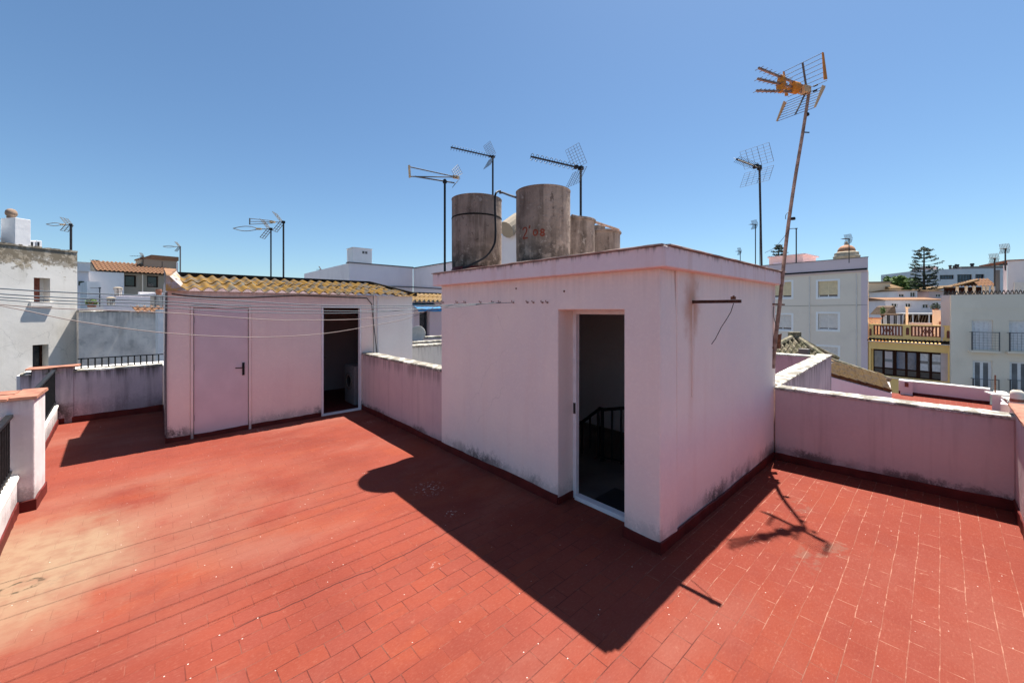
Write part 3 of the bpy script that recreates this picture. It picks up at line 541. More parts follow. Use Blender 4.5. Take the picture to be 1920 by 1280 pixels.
# painted number 2'08 curved on the tank
cvs = {'2': [(0, .8), (.15, .97), (.4, .98), (.52, .8), (.45, .55), (.05, .02), (.6, .03)], "'": [(.1, 1.1), (.02, .85)], '0': [(.1, .35), (.12, .6), (.28, .68), (.45, .58), (.46, .32), (.33, .18), (.15, .2), (.1, .36)], '8': [(.42, .62), (.25, .7), (.1, .6), (.16, .47), (.4, .36), (.42, .2), (.25, .1), (.08, .2), (.14, .36), (.38, .48), (.42, .62)]}
pc = onx(1000, 430, 3.92 - .36); a_mid = atan2(-(3.66), -(3.92)) ; nm = MB(); cu = 0
def cyl(u, v):
    a = a0_ + u / .368; R = .3705; return Vector((3.92 + cos(a) * R, 3.66 + sin(a) * R, v))
tgt = Vector((0, 0, 0)); a0_ = atan2(-3.66, -3.92) - .80
for ch, adv in (('2', .62), ("'", .22), ('0', .52), ('8', .6)):
    pts = cvs[ch]; H = .145; nm = MB()
    for (ax, ay), (bx, by) in zip(pts[:-1], pts[1:]):
        for q in range(3):
            p = cyl((cu + ax + (bx - ax) * q / 3) * H, 3.02 + (ay + (by - ay) * q / 3) * H); p2 = cyl((cu + ax + (bx - ax) * (q + 1) / 3) * H, 3.02 + (ay + (by - ay) * (q + 1) / 3) * H); nm.bar(p, p2, .004, .017, up=(0, 0, 1)) if abs((p2 - p).normalized().z) < .9 else nm.bar(p, p2, .017, .004, up=(p - Vector((3.92, 3.66, p.z))))
    cu += adv + .12; nm.build('painted_digit', 'number_paint', T2)
hs = [at(938, 358, 5.75), at(930, 362, 5.62), at(928, 380, 5.62), at(929, 440, 5.62), at(925, 462, 5.6), at(910, 482, 5.58), at(880, 498, 5.60), at(868, 502, 5.62)]
def smooth_path(P, n=5):
    out = []; m_ = len(P)
    for i in range(m_ - 1):
        p0, p1, p2, p3 = P[max(i - 1, 0)], P[i], P[i + 1], P[min(i + 2, m_ - 1)]
        for k in range(n):
            u = k / n; out.append(.5 * ((2 * p1) + (p2 - p0) * u + (2 * p0 - 5 * p1 + 4 * p2 - p3) * u * u + (3 * p1 - p0 - 3 * p2 + p3) * u ** 3))
    return out + [P[-1]]
tag(MB().tube(smooth_path(hs), .015, 8).build('hose', 'black_rubber'), 'black hose curling down the front of the left water tank', 'hose')
tag(MB().tube([at(936, 362, 5.75), at(942, 361, 5.75), at(955, 366, 5.5), at(970, 371, 5.3)], .016, 8).build('overflow_pipe', 'grey_steel'), 'bent grey pipe linking the left tank with the numbered tank', 'pipe')
tag(MB().tube([at(1072, 404, 6.2), at(1100, 411, 6.3), at(1130, 421, 6.6), at(1160, 431, 6.8)], .022, 8).build('overflow_pipe', 'rusty_mast'), 'sloping brown pipe across the tops of the two rear tanks', 'pipe')

# clothes lines -------------------------------------------------
post = thing('clothes_post', 'steel post with cross bar holding the far ends of the clothes lines', 'clothes post', (-1.6, 4.0, 0))
pm = MB(); pm.tube([(-1.62, 4.0, -.1), (-1.62, 4.0, 2.35)], .03, 8); pm.build('post', 'grey_steel', post); MB().bar((-1.62, 2.7, 2.33), (-1.62, 4.8, 2.33), .04).build('cross_bar', 'grey_steel', post)
LN = [(963, 'line_plastic', [(0, 541), (310, 556), (600, 572), (775, 573), (850, 571)], 'blue grey washing line, topmost of the lines at the left edge'),
      (938, 'line_plastic', [(0, 551), (310, 565), (470, 574), (700, 577), (850, 573)], 'blue grey washing line, second from the top at the left edge'),
      (925, 'line_plastic', [(0, 557), (310, 570), (480, 580), (700, 583), (850, 576)], 'blue grey washing line, third from the top and slightly slack'),
      (873, 'line_plastic', [(0, 562), (310, 577), (480, 586), (690, 586), (830, 574)], 'blue grey washing line, fourth from the top, just above the pale ropes'),
      (858, 'line_rope', [(0, 571), (310, 586), (480, 598), (560, 600), (690, 597), (820, 580)], 'pale rope washing line, second lowest, sagging below the plastic lines'),
      (832, 'line_rope', [(0, 573), (150, 603), (320, 625), (480, 632), (600, 626), (690, 612), (770, 595)], 'pale rope washing line, the lowest one with the deepest sag')]
for k, (hx, mt, pts, lab) in enumerate(LN):
    hp = onx(hx, 567, HX - .03); P = [ony(px, py, hp.y) for px, py in pts]; st = Vector((-1.62, hp.y, 2.31)); tag(MB().tube(smooth_path([st] + P + [hp], 6), .0034 if mt == 'line_plastic' else .0038, 6).build('clothes_line', mt), lab, 'clothes line', 'clothes lines across the terrace')
# ---------------------------------------------------------------- aerials
UZ = Vector((0, 0, 1))
def yagi(label, base, top, ang, L, n, el, style='rod', refl=(.3, .3), mat='dark_steel', bmat='grey_steel', mr=.016, er=.004, group=None, lean=(0, 0), br=.01, tilt=0., back=.06, drop=.02):
    """mast with a boom of directors and a corner reflector; ang = heading of the boom seen from the camera"""
    base = Vector(base); tp = Vector((base.x + lean[0], base.y + lean[1], top)); t = thing('television_antenna', label, 'antenna', base, 0, group)
    f = hdir(ang); w = f.cross(UZ).normalized(); f = (f + UZ * tilt).normalized(); u = w.cross(f).normalized()
    if u.z < 0: u = -u
    MB().tube([base, tp], mr, 8).build('mast', mat, t)
    c = tp - UZ * drop
    bm_ = MB(); bm_.bar(c - f * back, c + f * L, br * 2); bo = bm_.build('boom', mat if style != 'loop' else bmat, t)
    MB().box(c.x - mr * 1.8, c.x + mr * 1.8, c.y - mr * 1.8, c.y + mr * 1.8, c.z - .03, c.z + .03).build('clamp', 'black_rubber', t)
    d = MB()
    for i in range(n):
        p = c + f * (L * (.16 + .82 * i / max(1, n - 1)))
        if style == 'rod': d.tube([p - w * el / 2, p + w * el / 2], er, 5)
        elif style == 'ring':
            q = 12; d.tube([p + w * (cos(2 * pi * k / q) * el / 2) + u * (sin(2 * pi * k / q) * el / 2) + f * (.012 * k / q) for k in range(q)] + [p + w * el / 2], er, 5)
        elif style == 'x': d.tube([p - w * el / 2 - u * el / 3, p, p + w * el / 2 - u * el / 3], er, 5); d.tube([p - w * el / 2 + u * el / 3, p, p + w * el / 2 + u * el / 3], er, 5)
    d.build('director_rods', mat, bo)
    rw, rh = refl
    if rw:
        for sgn in (1, -1):
            r = MB(); e0 = c + f * .02 + u * (.03 * sgn); dirn = (u * sgn * .87 + f * .5).normalized(); k_ = max(3, min(8, int(rh / .045))); m_ = max(3, min(6, int(rw / .07)))
            for k in range(k_ + 1): p = e0 + dirn * (rh * k / k_); r.tube([p - w * rw / 2, p + w * rw / 2], er * .7, 4)
            for k in range(m_ + 1): p = e0 + w * (-rw / 2 + rw * k / m_); r.tube([p, p + dirn * rh], er * (.7 if k % 2 else 1), 4)
            r.build('reflector_panel', bmat, t)
        MB().bar(c + f * .10 - w * .035, c + f * .10 + w * .035, .05, .05).build('dipole_box', 'black_rubber', t)
    return t
def loop_aerial(label, base, top, ang, L, W, mat='dark_steel', lmat='aluminium', mr=.02, er=.010, group=None, kind='loop', rh=.34):
    """log type aerial whose boom splits into an open loop (or a flat bundle of three tubes) with slanted reflector arms"""
    base = Vector(base); tp = Vector((base.x, base.y, top)); t = thing('television_antenna', label, 'antenna', base, 0, group); f = hdir(ang); w = f.cross(UZ).normalized(); c = tp - UZ * .03
    MB().tube([base, tp], mr, 8).build('mast', mat, t); MB().box(c.x - .04, c.x + .04, c.y - .04, c.y + .04, c.z - .03, c.z + .04).build('clamp', 'black_rubber', t)
    l = MB(); x0 = L * .32
    if kind == 'loop':
        for s_ in (1, -1): l.tube([c + f * (x0 + (L - x0) * k / 12) + UZ * (s_ * W / 2 * sin(pi * k / 12)) + w * (s_ * W * .3 * sin(pi * k / 12)) for k in range(13)], er, 6)
    else:
        for s_ in (1, 0, -1): l.tube([c + f * x0 + UZ * s_ * W * .2, c + f * L + UZ * s_ * W / 2], er, 6)
        l.bar(c + f * L - UZ * W * .55, c + f * L + UZ * W * .55, .03)
    l.build('loop', lmat, t)
    b = MB(); b.tube([c, c + f * x0], er * 1.2, 6); b.build('boom', lmat, t)
    MB().bar(c + f * x0 * .8, c + f * (x0 + .08), .06, .05).build('dipole_box', 'pale_orange_plastic', t)
    for s_ in (1, -1):
        r = MB()
        for k in (-1, 0, 1): r.tube([c + f * .04 + w * (.14 * k), c + f * (.04 + rh * .6) + w * (.14 * k) + UZ * (s_ * rh * .8)], er * .9, 5)
        for k in range(4): p = c + f * (.04 + rh * .6 * (k + 1) / 4) + UZ * (s_ * rh * .8 * (k + 1) / 4); r.tube([p - w * .16, p + w * .16], er * .7, 5)
        r.build('reflector_arm', lmat, t)
    return t
G = 'antennas on the rooftops'
yagi('black television antenna with open rings along its boom above the numbered tank', (5.35, 4.12, 2.635), 2.1 + (HY - 312) / FP * 6.62, -120, 1.0, 10, .105, 'ring', (.36, .34), mr=.02, er=.0042, group=G, br=.011)
pA2 = at(924, 293, 12.06); yagi('slim black antenna with short spiky boom behind the left tank', (pA2.x, pA2.y, 1.15), pA2.z, -121, 1.38, 14, .15, 'x', (.44, .38), mr=.028, er=.006, group=G, br=.016)
pA4 = at(1424, 312, 5.75); yagi('dark antenna with fine mesh reflector on the right end of the stair house roof', (pA4.x + .03, pA4.y - .02, 2.645), pA4.z, -122, .62, 13, .09, 'x', (.40, .27), mr=.015, er=.003, group=G, lean=(-.03, .02), bmat='grey_steel')
# triple boom antenna on the left corner
pm_ = at(834, 336, 10.85); t = thing('television_antenna', 'antenna with three long converging tubes rising just left of the water tanks', 'antenna', (pm_.x, pm_.y, 1.15), 0, G)
MB().tube([(pm_.x, pm_.y, 1.15), pm_], .031, 8).build('mast', 'black_iron', t); MB().lathe(pm_ - UZ * .11, [(.055, 0), (.064, .05), (.045, .09)], 10).build('clamp', 'black_rubber', t)
Dn, Df = 10.4, 11.0
b = MB(); b.tube([at(768, 313, Dn), at(855, 332, Df)], .016, 6); b.tube([at(770, 331, Dn), at(862, 332.5, Df)], .016, 6); b.tube([at(778, 331, Dn + .03), at(852, 343, Df)], .02, 6); b.build('boom', 'aluminium', t)
MB().bar(at(767, 310, Dn), at(768.5, 333, Dn), .055, .036).build('end_plate', 'pale_orange_plastic', t); MB().bar(at(849, 331.5, Df), at(860, 333, Df), .09, .07).build('dipole_box', 'pale_orange_plastic', t)
def grid(c00, c10, c11, c01, n, k, r):
    g = MB(); L_ = lambda a, b_, u: a + (b_ - a) * u
    for i in range(n + 1): g.tube([L_(c00, c10, i / n), L_(c01, c11, i / n)], r, 4)
    for j in range(k + 1): g.tube([L_(c00, c01, j / k), L_(c10, c11, j / k)], r, 4)
    return g
grid(at(847, 320, 10.85), at(858, 309, 11.3), at(867, 325, 11.4), at(854, 334, 10.95), 4, 4, .007).build('reflector_panel', 'aluminium', t)
grid(at(848, 352, 10.85), at(858, 340, 11.2), at(863, 334, 11.4), at(853, 345, 10.95), 3, 3, .008).build('reflector_panel', 'aluminium', t)

# the big orange antenna on its leaning mast
bs = Vector((6.60, 1.585, 1.25)); tpz = at(1517, 170, 5.45)
t = thing('television_antenna', 'large orange panel antenna on a tall leaning rusty mast at the stair house corner', 'antenna', bs, 0, G)
mm = [at(1449, 690, 5.62), at(1453, 645, 5.62), at(1462, 570, 5.60), at(1467, 520, 5.58), at(1477, 430, 5.55), at(1490, 340, 5.52), at(1505, 250, 5.48), at(1518, 166, 5.45)]
MB().tube(smooth_path(mm, 4), .027, 10, .019).build('mast', 'rusty_mast', t)
for (px, py, D) in ((1487, 410, 5.54), (1513, 215, 5.47)): p = at(px, py, D); MB().lathe(p - UZ * .018, [(.026, 0), (.031, .012), (.026, .036)], 10).build('tape_band', 'black_rubber', t)
p = at(1508, 248, 5.48); MB().bar(p - RT * .04, p + RT * .07 - UZ * .005, .012).build('cable_stub', 'black_rubber', t)
f = hdir(-108); wv = hdir(162); u_ = UZ; a = rad(6)
wv, u_ = (wv * cos(a) - UZ * sin(a)), (UZ * cos(a) + wv * sin(a))
c = at(1512, 170, 5.44); Wd = .53
def A(ff, ww, uu): return c + f * ff + wv * ww + u_ * uu
for sgn, (f0, u0), (f1, u1) in ((1, (.0, .02), (.125, .345)), (-1, (.02, -.05), (.165, -.345))):
    r = MB(); nr = 6 if sgn > 0 else 7
    for k in range(nr + 1): q = k / nr; ff = f0 + (f1 - f0) * q; uu = u0 + (u1 - u0) * q; r.tube([A(ff, -Wd / 2, uu), A(ff, Wd / 2, uu)], .004, 5)
    r.bar(A(f0, 0, u0), A(f1, 0, u1), .022, .012); rp = r.build('reflector_panel', 'grey_steel', t)
    for s_ in (-1, 1): MB().hexa([A(f0 - .0, s_ * Wd / 2 - .006, u0 + .015 * sgn), A(f0 + .055, s_ * Wd / 2 - .006, u0), A(f0 + .055, s_ * Wd / 2 + .006, u0), A(f0 - .0, s_ * Wd / 2 + .006, u0 + .015 * sgn)], [A(f1 - .008, s_ * Wd / 2 - .006, u1), A(f1 + .016, s_ * Wd / 2 - .006, u1), A(f1 + .016, s_ * Wd / 2 + .006, u1), A(f1 - .008, s_ * Wd / 2 + .006, u1)]).build('end_plate', 'orange_plastic' if sgn > 0 else 'pale_orange_plastic', rp)
for ue, us in ((.135, .045), (.0, .0), (-.15, -.03)):
    bo = MB().bar(A(.06, 0, us), A(.90, 0, ue), .02, .026).build('boom', 'rusty_mast', t); d = MB()
    for k in range(8): q = .36 + .62 * k / 7; p0 = .06 + .84 * q; uu = us + (ue - us) * q; d.tube([A(p0, -.062, uu), A(p0, .062, uu)], .0042, 5)
    d.build('director_rods', 'grey_steel', bo)
def plate(f_, r_w, r_u, uc, th):
    n_ = 20; return MB().prism([A(f_, cos(2 * pi * k / n_) * r_w, uc + sin(2 * pi * k / n_) * r_u) for k in range(n_)], f * th)
plate(.46, .05, .118, .005, .045).build('dipole_plate', 'orange_plastic', t); plate(.18, .062, .078, 0, .10).build('dipole_box', 'orange_plastic', t)
MB().bar(A(-.03, 0, 0), A(.10, 0, 0), .09, .09).build('clamp', 'pale_orange_plastic', t)
h = MB(); h.tube([A(-.05, .06, .04), A(-.05, .11, .04)], .012, 6); h.tube([A(-.05, .06, -.03), A(-.05, .11, -.03)], .012, 6); h.build('wing_bolts', 'black_rubber', t)
MB().tube(smooth_path([at(1485, 392, 5.53), at(1474, 402, 5.5), at(1473, 411, 5.5)], 4), .004, 5).build('loose_wire', 'dark_steel', t)
MB().tube(smooth_path([at(1481, 430, 5.5), at(1455, 462, 5.6), at(1434, 474, 5.75)], 5), .003, 5).build('guy_wire', 'dark_steel', t)
for (pa, pb) in (((1443, 570), (1470, 571)), ((1443, 651), (1462, 652))):
    MB().bar(at(*pa, 5.62), at(*pb, 5.62), .035, .02).build('wall_bracket', 'rust', t)
MB().hexa([at(1455, 652, 5.66), at(1463, 652, 5.66), at(1463, 652, 5.69), at(1455, 652, 5.69)], [at(1459, 627, 5.66), at(1466, 625, 5.66), at(1466, 625, 5.69), at(1459, 627, 5.69)]).build('rusty_plate', 'rust', t)
MB().tube(smooth_path([at(1451, 574, 5.61), at(1450, 590, 5.6), at(1454, 606, 5.6), at(1456, 616, 5.61)], 4), .004, 5).build('loose_wire', 'dark_steel', t)

# ---------------------------------------------------------------- the town behind: façades measured on their own vertical plane
class Fac:
    def __init__(s, px, D, vp, z0=-9.0):
        d = hdir(math.degrees(atan2(vp - CX, FP)))
        s.t = d if vp > px else -d
        s.o = at(px, HY, D); s.o.z = 0; s.z0 = z0; s.rot = atan2(s.t.y, s.t.x)
    def __call__(s, px, py=HY):
        d = ray(px); det = d.x * (-s.t.y) + d.y * s.t.x; D = (s.o.x * (-s.t.y) + s.o.y * s.t.x) / det; p = d * D; return ((p - s.o).dot(s.t), EYE - (py - HY) / FP * D)
    def root(s, name, label, cat, group=None): return thing(name, label, cat, (s.o.x, s.o.y, s.z0), s.rot, group)
    def rect(s, r):
        (a, t) = s(r[0], r[2]); (b, q) = s(r[1], r[3]); m0 = s(r[0], r[3])[1]; return (a, b, min(q, t), max(q, t)) if False else (a, b, (m0 + q) / 2, (t + s(r[1], r[2])[1]) / 2)
def L(m, z0):
    m.v = [Vector((v.x, v.y, v.z - z0)) for v in m.v]; return m
def shear(F, s, side):
    """slope (per metre of depth) of a party wall that runs on behind its neighbour instead of square to the street"""
    n = Vector((-F.t.y, F.t.x, 0)); cx, cy = -F.o.dot(F.t), -F.o.dot(n); k = (s - cx) / (-cy)
    return min(0, k) * 1.06 if side > 0 else max(0, k) * 1.06
def slab(F, r, name, mat, x0, x1, y0, y1, z0, z1, kl=0, kr=0):
    return L(MB().prism([(x0 + kl * max(0, y0), y0, z0), (x1 + kr * max(0, y0), y0, z0), (x1 + kr * y1, y1, z0), (x0 + kl * y1, y1, z0)], (0, 0, z1 - z0)), F.z0).build(name, mat, r, local=True)
def house(F, name, label, cat, px0, px1, py, mat, depth, wins=(), th=.25, top=None, group=None, party=''):
    """walls with real openings; returns (root, s0, s1, top, openings)"""
    s0, za = F(px0, py); s1, zb = F(px1, py); zt = (za + zb) / 2 if top is None else top
    r = F.root(name, label, cat, group); H = [F.rect(w_) for w_ in wins]; kl = shear(F, s0, -1) if 'l' in party else 0; kr = shear(F, s1, 1) if 'r' in party else 0; b0, b1 = s0 + kl * depth, s1 + kr * depth
    m = MB().wall((s0, 0), (s1, 0), F.z0, zt, th, [(h[0] - s0, h[1] - s0, h[2], h[3]) for h in H])
    m.wall((s1 + kr * th, th), (b1, depth), F.z0, zt, th); m.wall((b1 - th, depth), (b0 + th, depth), F.z0, zt, th); m.wall((b0, depth), (s0 + kl * th, th), F.z0, zt, th)
    m.prism([(s0 + th, th, zt - .35), (s1 - th, th, zt - .35), (b1 - th, depth - th, zt - .35), (b0 + th, depth - th, zt - .35)], (0, 0, .1))
    L(m, F.z0).build('wall', mat, r, local=True)
    return r, s0, s1, zt, H
def lb(F, r, name, mat, x0, x1, y0, y1, z0, z1, bevel=0): return L(MB().box(x0, x1, y0, y1, z0, z1), F.z0).build(name, mat, r, local=True, bevel=bevel)
def window(F, r, h, fmat='white_paint', pmat='dark_glass', rec=.12, fw=.06, cols=2, rows=1, surround=None, shutter=None, gap=.12, sw=.12):
    a, b, c, d = h; m = MB(); m.box(a, a + fw, rec, rec + .06, c, d); m.box(b - fw, b, rec, rec + .06, c, d); m.box(a + fw, b - fw, rec, rec + .06, d - fw, d); m.box(a + fw, b - fw, rec, rec + .06, c, c + fw)
    for i in range(1, cols): x = a + (b - a) * i / cols; m.box(x - fw / 2, x + fw / 2, rec + .004, rec + .056, c + fw, d - fw)
    for i in range(1, rows): z = c + (d - c) * i / rows; m.box(a + fw, b - fw, rec + .008, rec + .05, z - fw / 3, z + fw / 3)
    w_ = L(m, F.z0).build('window', fmat, r, local=True)
    L(MB().box(a + fw * .5, b - fw * .5, rec + .02, rec + .035, c + fw * .5, d - fw * .5), F.z0).build('pane', pmat, w_, local=True)
    if shutter:
        sm = MB(); n = max(4, int((d - c) / .12)); zz = c + gap
        for i in range(n): sm.box(a + .02, b - .02, rec - .05, rec - .015 - (.006 if i % 2 else 0), zz + (d - zz) * i / n, zz + (d - zz) * (i + 1) / n - .008)
        L(sm, F.z0).build('shutter', shutter, w_, local=True)
    if surround:
        q = MB(); q.box(a - sw, a, -.03, .02, c - sw, d + sw); q.box(b, b + sw, -.03, .02, c - sw, d + sw); q.box(a, b, -.03, .02, d, d + sw); q.box(a, b, -.03, .02, c - sw, c); L(q, F.z0).build('surround', surround, w_, local=True)
    return w_
# ---------------------------------------------------------------- right: the street front
FG = Fac(1627, 33, 440)
wg = [(1534, 1571, 527, 557), (1534, 1571, 588, 618), (1534, 1571, 650, 681), (1450, 1484, 529, 558), (1450, 1484, 590, 618)]
r, s0, s1, zt, H = house(FG, 'apartment_house', 'grey rendered apartment house with white framed shuttered windows and mauve attic wall', 'apartment house', 1395, 1627, 509, 'grey_apartment_render', 9, wg, top=FG(1627, 509)[1], party='r'); kr = shear(FG, s1, 1)
for k, h in enumerate(H): window(FG, r, h, 'white_paint', 'dark_glass', .16, .07, 2, 1, 'bright_white', 'tan_shutter' if k in (0, 3) else 'grey_shutter', .22 if k in (0, 3, 4) else .16, .16)
lb(FG, r, 'cornice', 'salmon_render', s0, s1 - .02, -.12, .24, zt + .002, zt + .14); lb(FG, r, 'gutter', 'black_iron', s0, s1 - .05, -.06, .24, zt + .142, zt + .30)
za = FG(1627, 482)[1]; slab(FG, r, 'attic', 'mauve_attic_render', s0, s1 + .02, .05, 8.8, zt + .302, za, 0, kr); lb(FG, r, 'attic_capping', 'grey_steel', s0, s1 + .03, .0, .12, za + .002, za + .05); lb(FG, r, 'pilaster', 'mauve_attic_render', s1 - .42, s1 + .01, -.03, -.003, -9, zt - .02)
F2 = Fac(1505, 38, 440); rh, a, b, z, H = house(F2, 'roof_hut', 'salmon roof hut standing on the grey apartment house', 'roof hut', 1442, 1505, 481, 'salmon_render', 3.5)
lb(F2, rh, 'roof', 'salmon_render', a - .1, b + .25, -.15, 3.6, z + .002, z + .12); lb(F2, rh, 'door', 'rose_render', F2(1433)[0] if False else a + .4, a + 1.1, -.02, -.002, z - 1.9, z - .5)
for px in (1518, 1606): x = FG(px)[0]; L(MB().tube([(x, -.05, -9), (x, -.05, zt - .1)], .04, 6), FG.z0).build('downpipe', 'grey_shutter', r, local=True)
L(MB().tube([(s0, -.03, FG(1560, 572)[1]), ((s0 + s1) / 2, -.03, FG(1560, 573)[1]), (s1, -.03, FG(1560, 572)[1])], .012, 5), FG.z0).build('wall_cable', 'dark_steel', r, local=True)
# yellow house
r, s0, s1, zt, H = house(FG, 'yellow_house', 'yellow house with brown glazed gallery and brick balustrade on its roof terrace', 'house', 1628.5, 1783, 640, 'yellow_render', 8, [(1633, 1777, 657.5, 708)], top=FG(1628, 637)[1] - .05, party='lr')
h = H[0]; a, b, c, d = h; rec = .30; fm = MB(); fw = .085
fm.box(a, b, rec - .02, rec + .08, d - .16, d); fm.box(a, b, rec, rec + .08, c, c + .09); fm.box(a, a + .12, rec - .01, rec + .08, c + .09, d - .16); zl = c + (d - c) * .27
fm.box(a, b, rec - .004, rec + .084, zl - .05, zl + .05)
wd = (b - a - .3) / 6; xs = [a + .02 + wd * i for i in range(7)]
for i, x in enumerate(xs): w_ = .22 if i % 2 == 0 else .15; fm.box(x - w_ / 2 + .03, x + w_ / 2 + .03, rec + .003, rec + .077, c + .09, d - .16)
fm.box(b - .28, b, rec, rec + .08, c + .07, d - .1)
wf = L(fm, FG.z0).build('window', 'brown_frame', r, local=True)
for i, mt in enumerate(('curtain_glass', 'rose_render', 'blue_glass', 'blue_glass', 'curtain_white', 'curtain_white')):
    L(MB().box(xs[i], xs[i + 1], rec + .03, rec + .045, zl, d - .05), FG.z0).build('pane', 'blue_glass' if 'blue' in mt else 'curtain_glass', wf, local=True)
    if 'blue' not in mt:
        cm = MB(); n_ = 8
        for q in range(n_): xx = xs[i] + .12 + (wd - .24) * q / n_; cm.box(xx, xx + (wd - .24) / n_ - .01, rec + .012 + .006 * (q % 2), rec + .026, zl + .08, zl + .08 + (d - zl - .3) * (.36 if i < 2 else .42)); cm.box(xx, xx + (wd - .24) / n_ - .01, rec + .012 + .006 * (q % 2), rec + .026, zl + .08 + (d - zl - .3) * (.55 if i < 2 else .6), d - .17)
        L(cm, FG.z0).build('curtain', mt, wf, local=True)
L(MB().box(a + .05, b - .3, rec + .03, rec + .045, c, zl), FG.z0)  .build('lower_panel', 'dark_panel', wf, local=True)
lb(FG, r, 'ledge', 'cream_render', s0, s1, -.10, .0 - .002, c - .16, c - .07)
tl = MB(); n_ = 22
for i in range(n_):
    x = s0 + (s1 - s0) * (i + .5) / n_; q = 8
    for k in range(q):
        a0, a1 = pi * k / q, pi * (k + 1) / q; R0, R1 = .08, .125
        tl.hexa([(x + cos(a0) * R0, -.34, zt + .0 + sin(a0) * R0), (x + cos(a0) * R1, -.34, zt + sin(a0) * R1), (x + cos(a1) * R1, -.34, zt + sin(a1) * R1), (x + cos(a1) * R0, -.34, zt + sin(a1) * R0)],
                [(x + cos(a0) * R0, .1, zt + .12 + sin(a0) * R0), (x + cos(a0) * R1, .1, zt + .12 + sin(a0) * R1), (x + cos(a1) * R1, .1, zt + .12 + sin(a1) * R1), (x + cos(a1) * R0, .1, zt + .12 + sin(a1) * R0)])
L(tl, FG.z0)  .build('tile_eave', 'black_mastic', r, local=True)
lb(FG, r, 'eave_board', 'white_paint', s0, s1, -.30, -.003, zt - .05, zt - .002)
zp = FG(1628, 607)[1]; zb = zt + .30
R1, R2 = FG.rect((1637, 1692, 610, 629)), FG.rect((1707, 1770, 611.5, 631.5))
pw = MB().wall((s0, .12), (s1, .12), zt + .20, zp, .22, [(q[0] - s0, q[1] - s0, q[2], q[3]) for q in (R1, R2)]); L(pw, FG.z0).build('balustrade_wall', 'yellow_render', r, local=True)
for q in (R1, R2):
    bm_ = MB(); n_ = 9
    for i in range(n_ + 1): x = q[0] + .05 + (q[1] - q[0] - .1) * i / n_; bm_.box(x - .045, x + .045, .17, .26, q[2], q[3])
    bm_.box(q[0], q[1], .165, .265, q[3] - .07, q[3]); bm_.box(q[0], q[1], .165, .265, q[2], q[2] + .06)
    for i in range(3): x = q[0] + (q[1] - q[0]) * (.5 + .12 * (i - 1)); bm_.bar((x - .15, .21, q[2] + .1), (x + .15, .21, q[3] - .1), .05); bm_.bar((x + .15, .22, q[2] + .1), (x - .15, .22, q[3] - .1), .05)
    L(bm_, FG.z0).build('balustrade', 'brick_red', r, local=True)
for (p0, p1, t0, t1) in ((1629.5, 1633.5, 616, 629), (1698, 1704, 614, 628), (1774.5, 1780.5, 620, 634)):
    q = FG.rect((p0, p1, t0, t1)); L(MB().prism([(q[0], .105, q[2]), (q[1], .105, q[2]), (q[1], .105, q[3] - .1), ((q[0] + q[1]) / 2 + .05, .105, q[3]), ((q[0] + q[1]) / 2 - .05, .105, q[3]), (q[0], .105, q[3] - .1)], (0, .012, 0)), FG.z0).build('niche', 'brick_red', r, local=True)

# things on the roofs behind the yellow house
def blk(name, label, cat, px0, px1, py0, py1, D, mat, depth=2, vp=440, z0=None, bevel=0):
    F = Fac((px0 + px1) / 2, D, vp, z0=0); a, b, c, d = F.rect((px0, px1, py0, py1)); c = c if z0 is None else z0; kl, kr = (shear(F, a, -1), shear(F, b, 1)) if vp == 440 or vp == -200 else (0, 0)
    t = thing(name, label, cat, (F.o.x, F.o.y, c), F.rot); MB().prism([(a, 0, 0), (b, 0, 0), (b + kr * depth, depth, 0), (a + kl * depth, depth, 0)], (0, 0, d - c)).build('body', mat, t, local=True, bevel=bevel); return t, F, (a, b, c, d)
def extra(T, name, mat, px0, px1, py0, py1, y0=-.06, y1=-.003):
    t, F, R = T; a, b, c, d = F.rect((px0, px1, py0, py1)); return MB().box(a, b, y0, y1, c - R[2], d - R[2]).build(name, mat, t, local=True)
T = blk('roof_hut', 'pale rose roof hut left behind the yellow balustrade', 'roof hut', 1620, 1652, 597, 630, 36, 'rose_render', 3, z0=-5); extra(T, 'coping', 'terracotta_cap', 1620, 1653, 595.5, 597.2, -.08, .3)
T = blk('roof_hut', 'rose roof hut with small dark lamp right behind the yellow balustrade', 'roof hut', 1748, 1766, 581, 630, 36, 'rose_render', 3, z0=-5); extra(T, 'lamp', 'brick_red', 1761, 1765, 603, 608)
T = blk('chimney', 'slim white chimney rising behind the middle of the yellow balustrade', 'chimney', 1698, 1703, 577, 630, 37, 'lilac_white_wall', .5, z0=-5); extra(T, 'cap', 'cream_render', 1697, 1704, 575.5, 577.2, -.06, .56)
tag(blk('low_wall', '', 'wall', 1704, 1747, 605, 630, 38, 'rose_render', .3, z0=-5)[0], 'low rose wall behind the right half of the yellow balustrade', 'wall')
def pergola(label, px0, px1, py0, py1, D, depth, top, post, vp=440, slats=None):
    F = Fac((px0 + px1) / 2, D, vp, z0=0); a, b, c, d = F.rect((px0, px1, py0, py1)); t = thing('pergola', label, 'pergola', (F.o.x, F.o.y, c), F.rot); h = d - c
    MB().box(a - .1, b + .1, -.1, depth, h - .16, h).build('roof', top, t, local=True)
    for x in (a + .05, (a + b) / 2, b - .05):
        for y in (.05, depth - .15): MB().box(x - .05, x + .05, y, y + .1, 0, h - .162).build('post', post, t, local=True)
    if slats:
        m = MB()
        for i in range(9): x = a + .2 + (b - a - .5) * i / 9; m.bar((x, depth * .6, .1), (x + .25, depth * .6, h - .3), .08)
        m.build('slat_screen', slats, t, local=True); MB().box(a + .1, b - .1, depth - .08, depth - .03, 0, h - .17).build('back_wall', 'brown_frame', t, local=True)
    return t
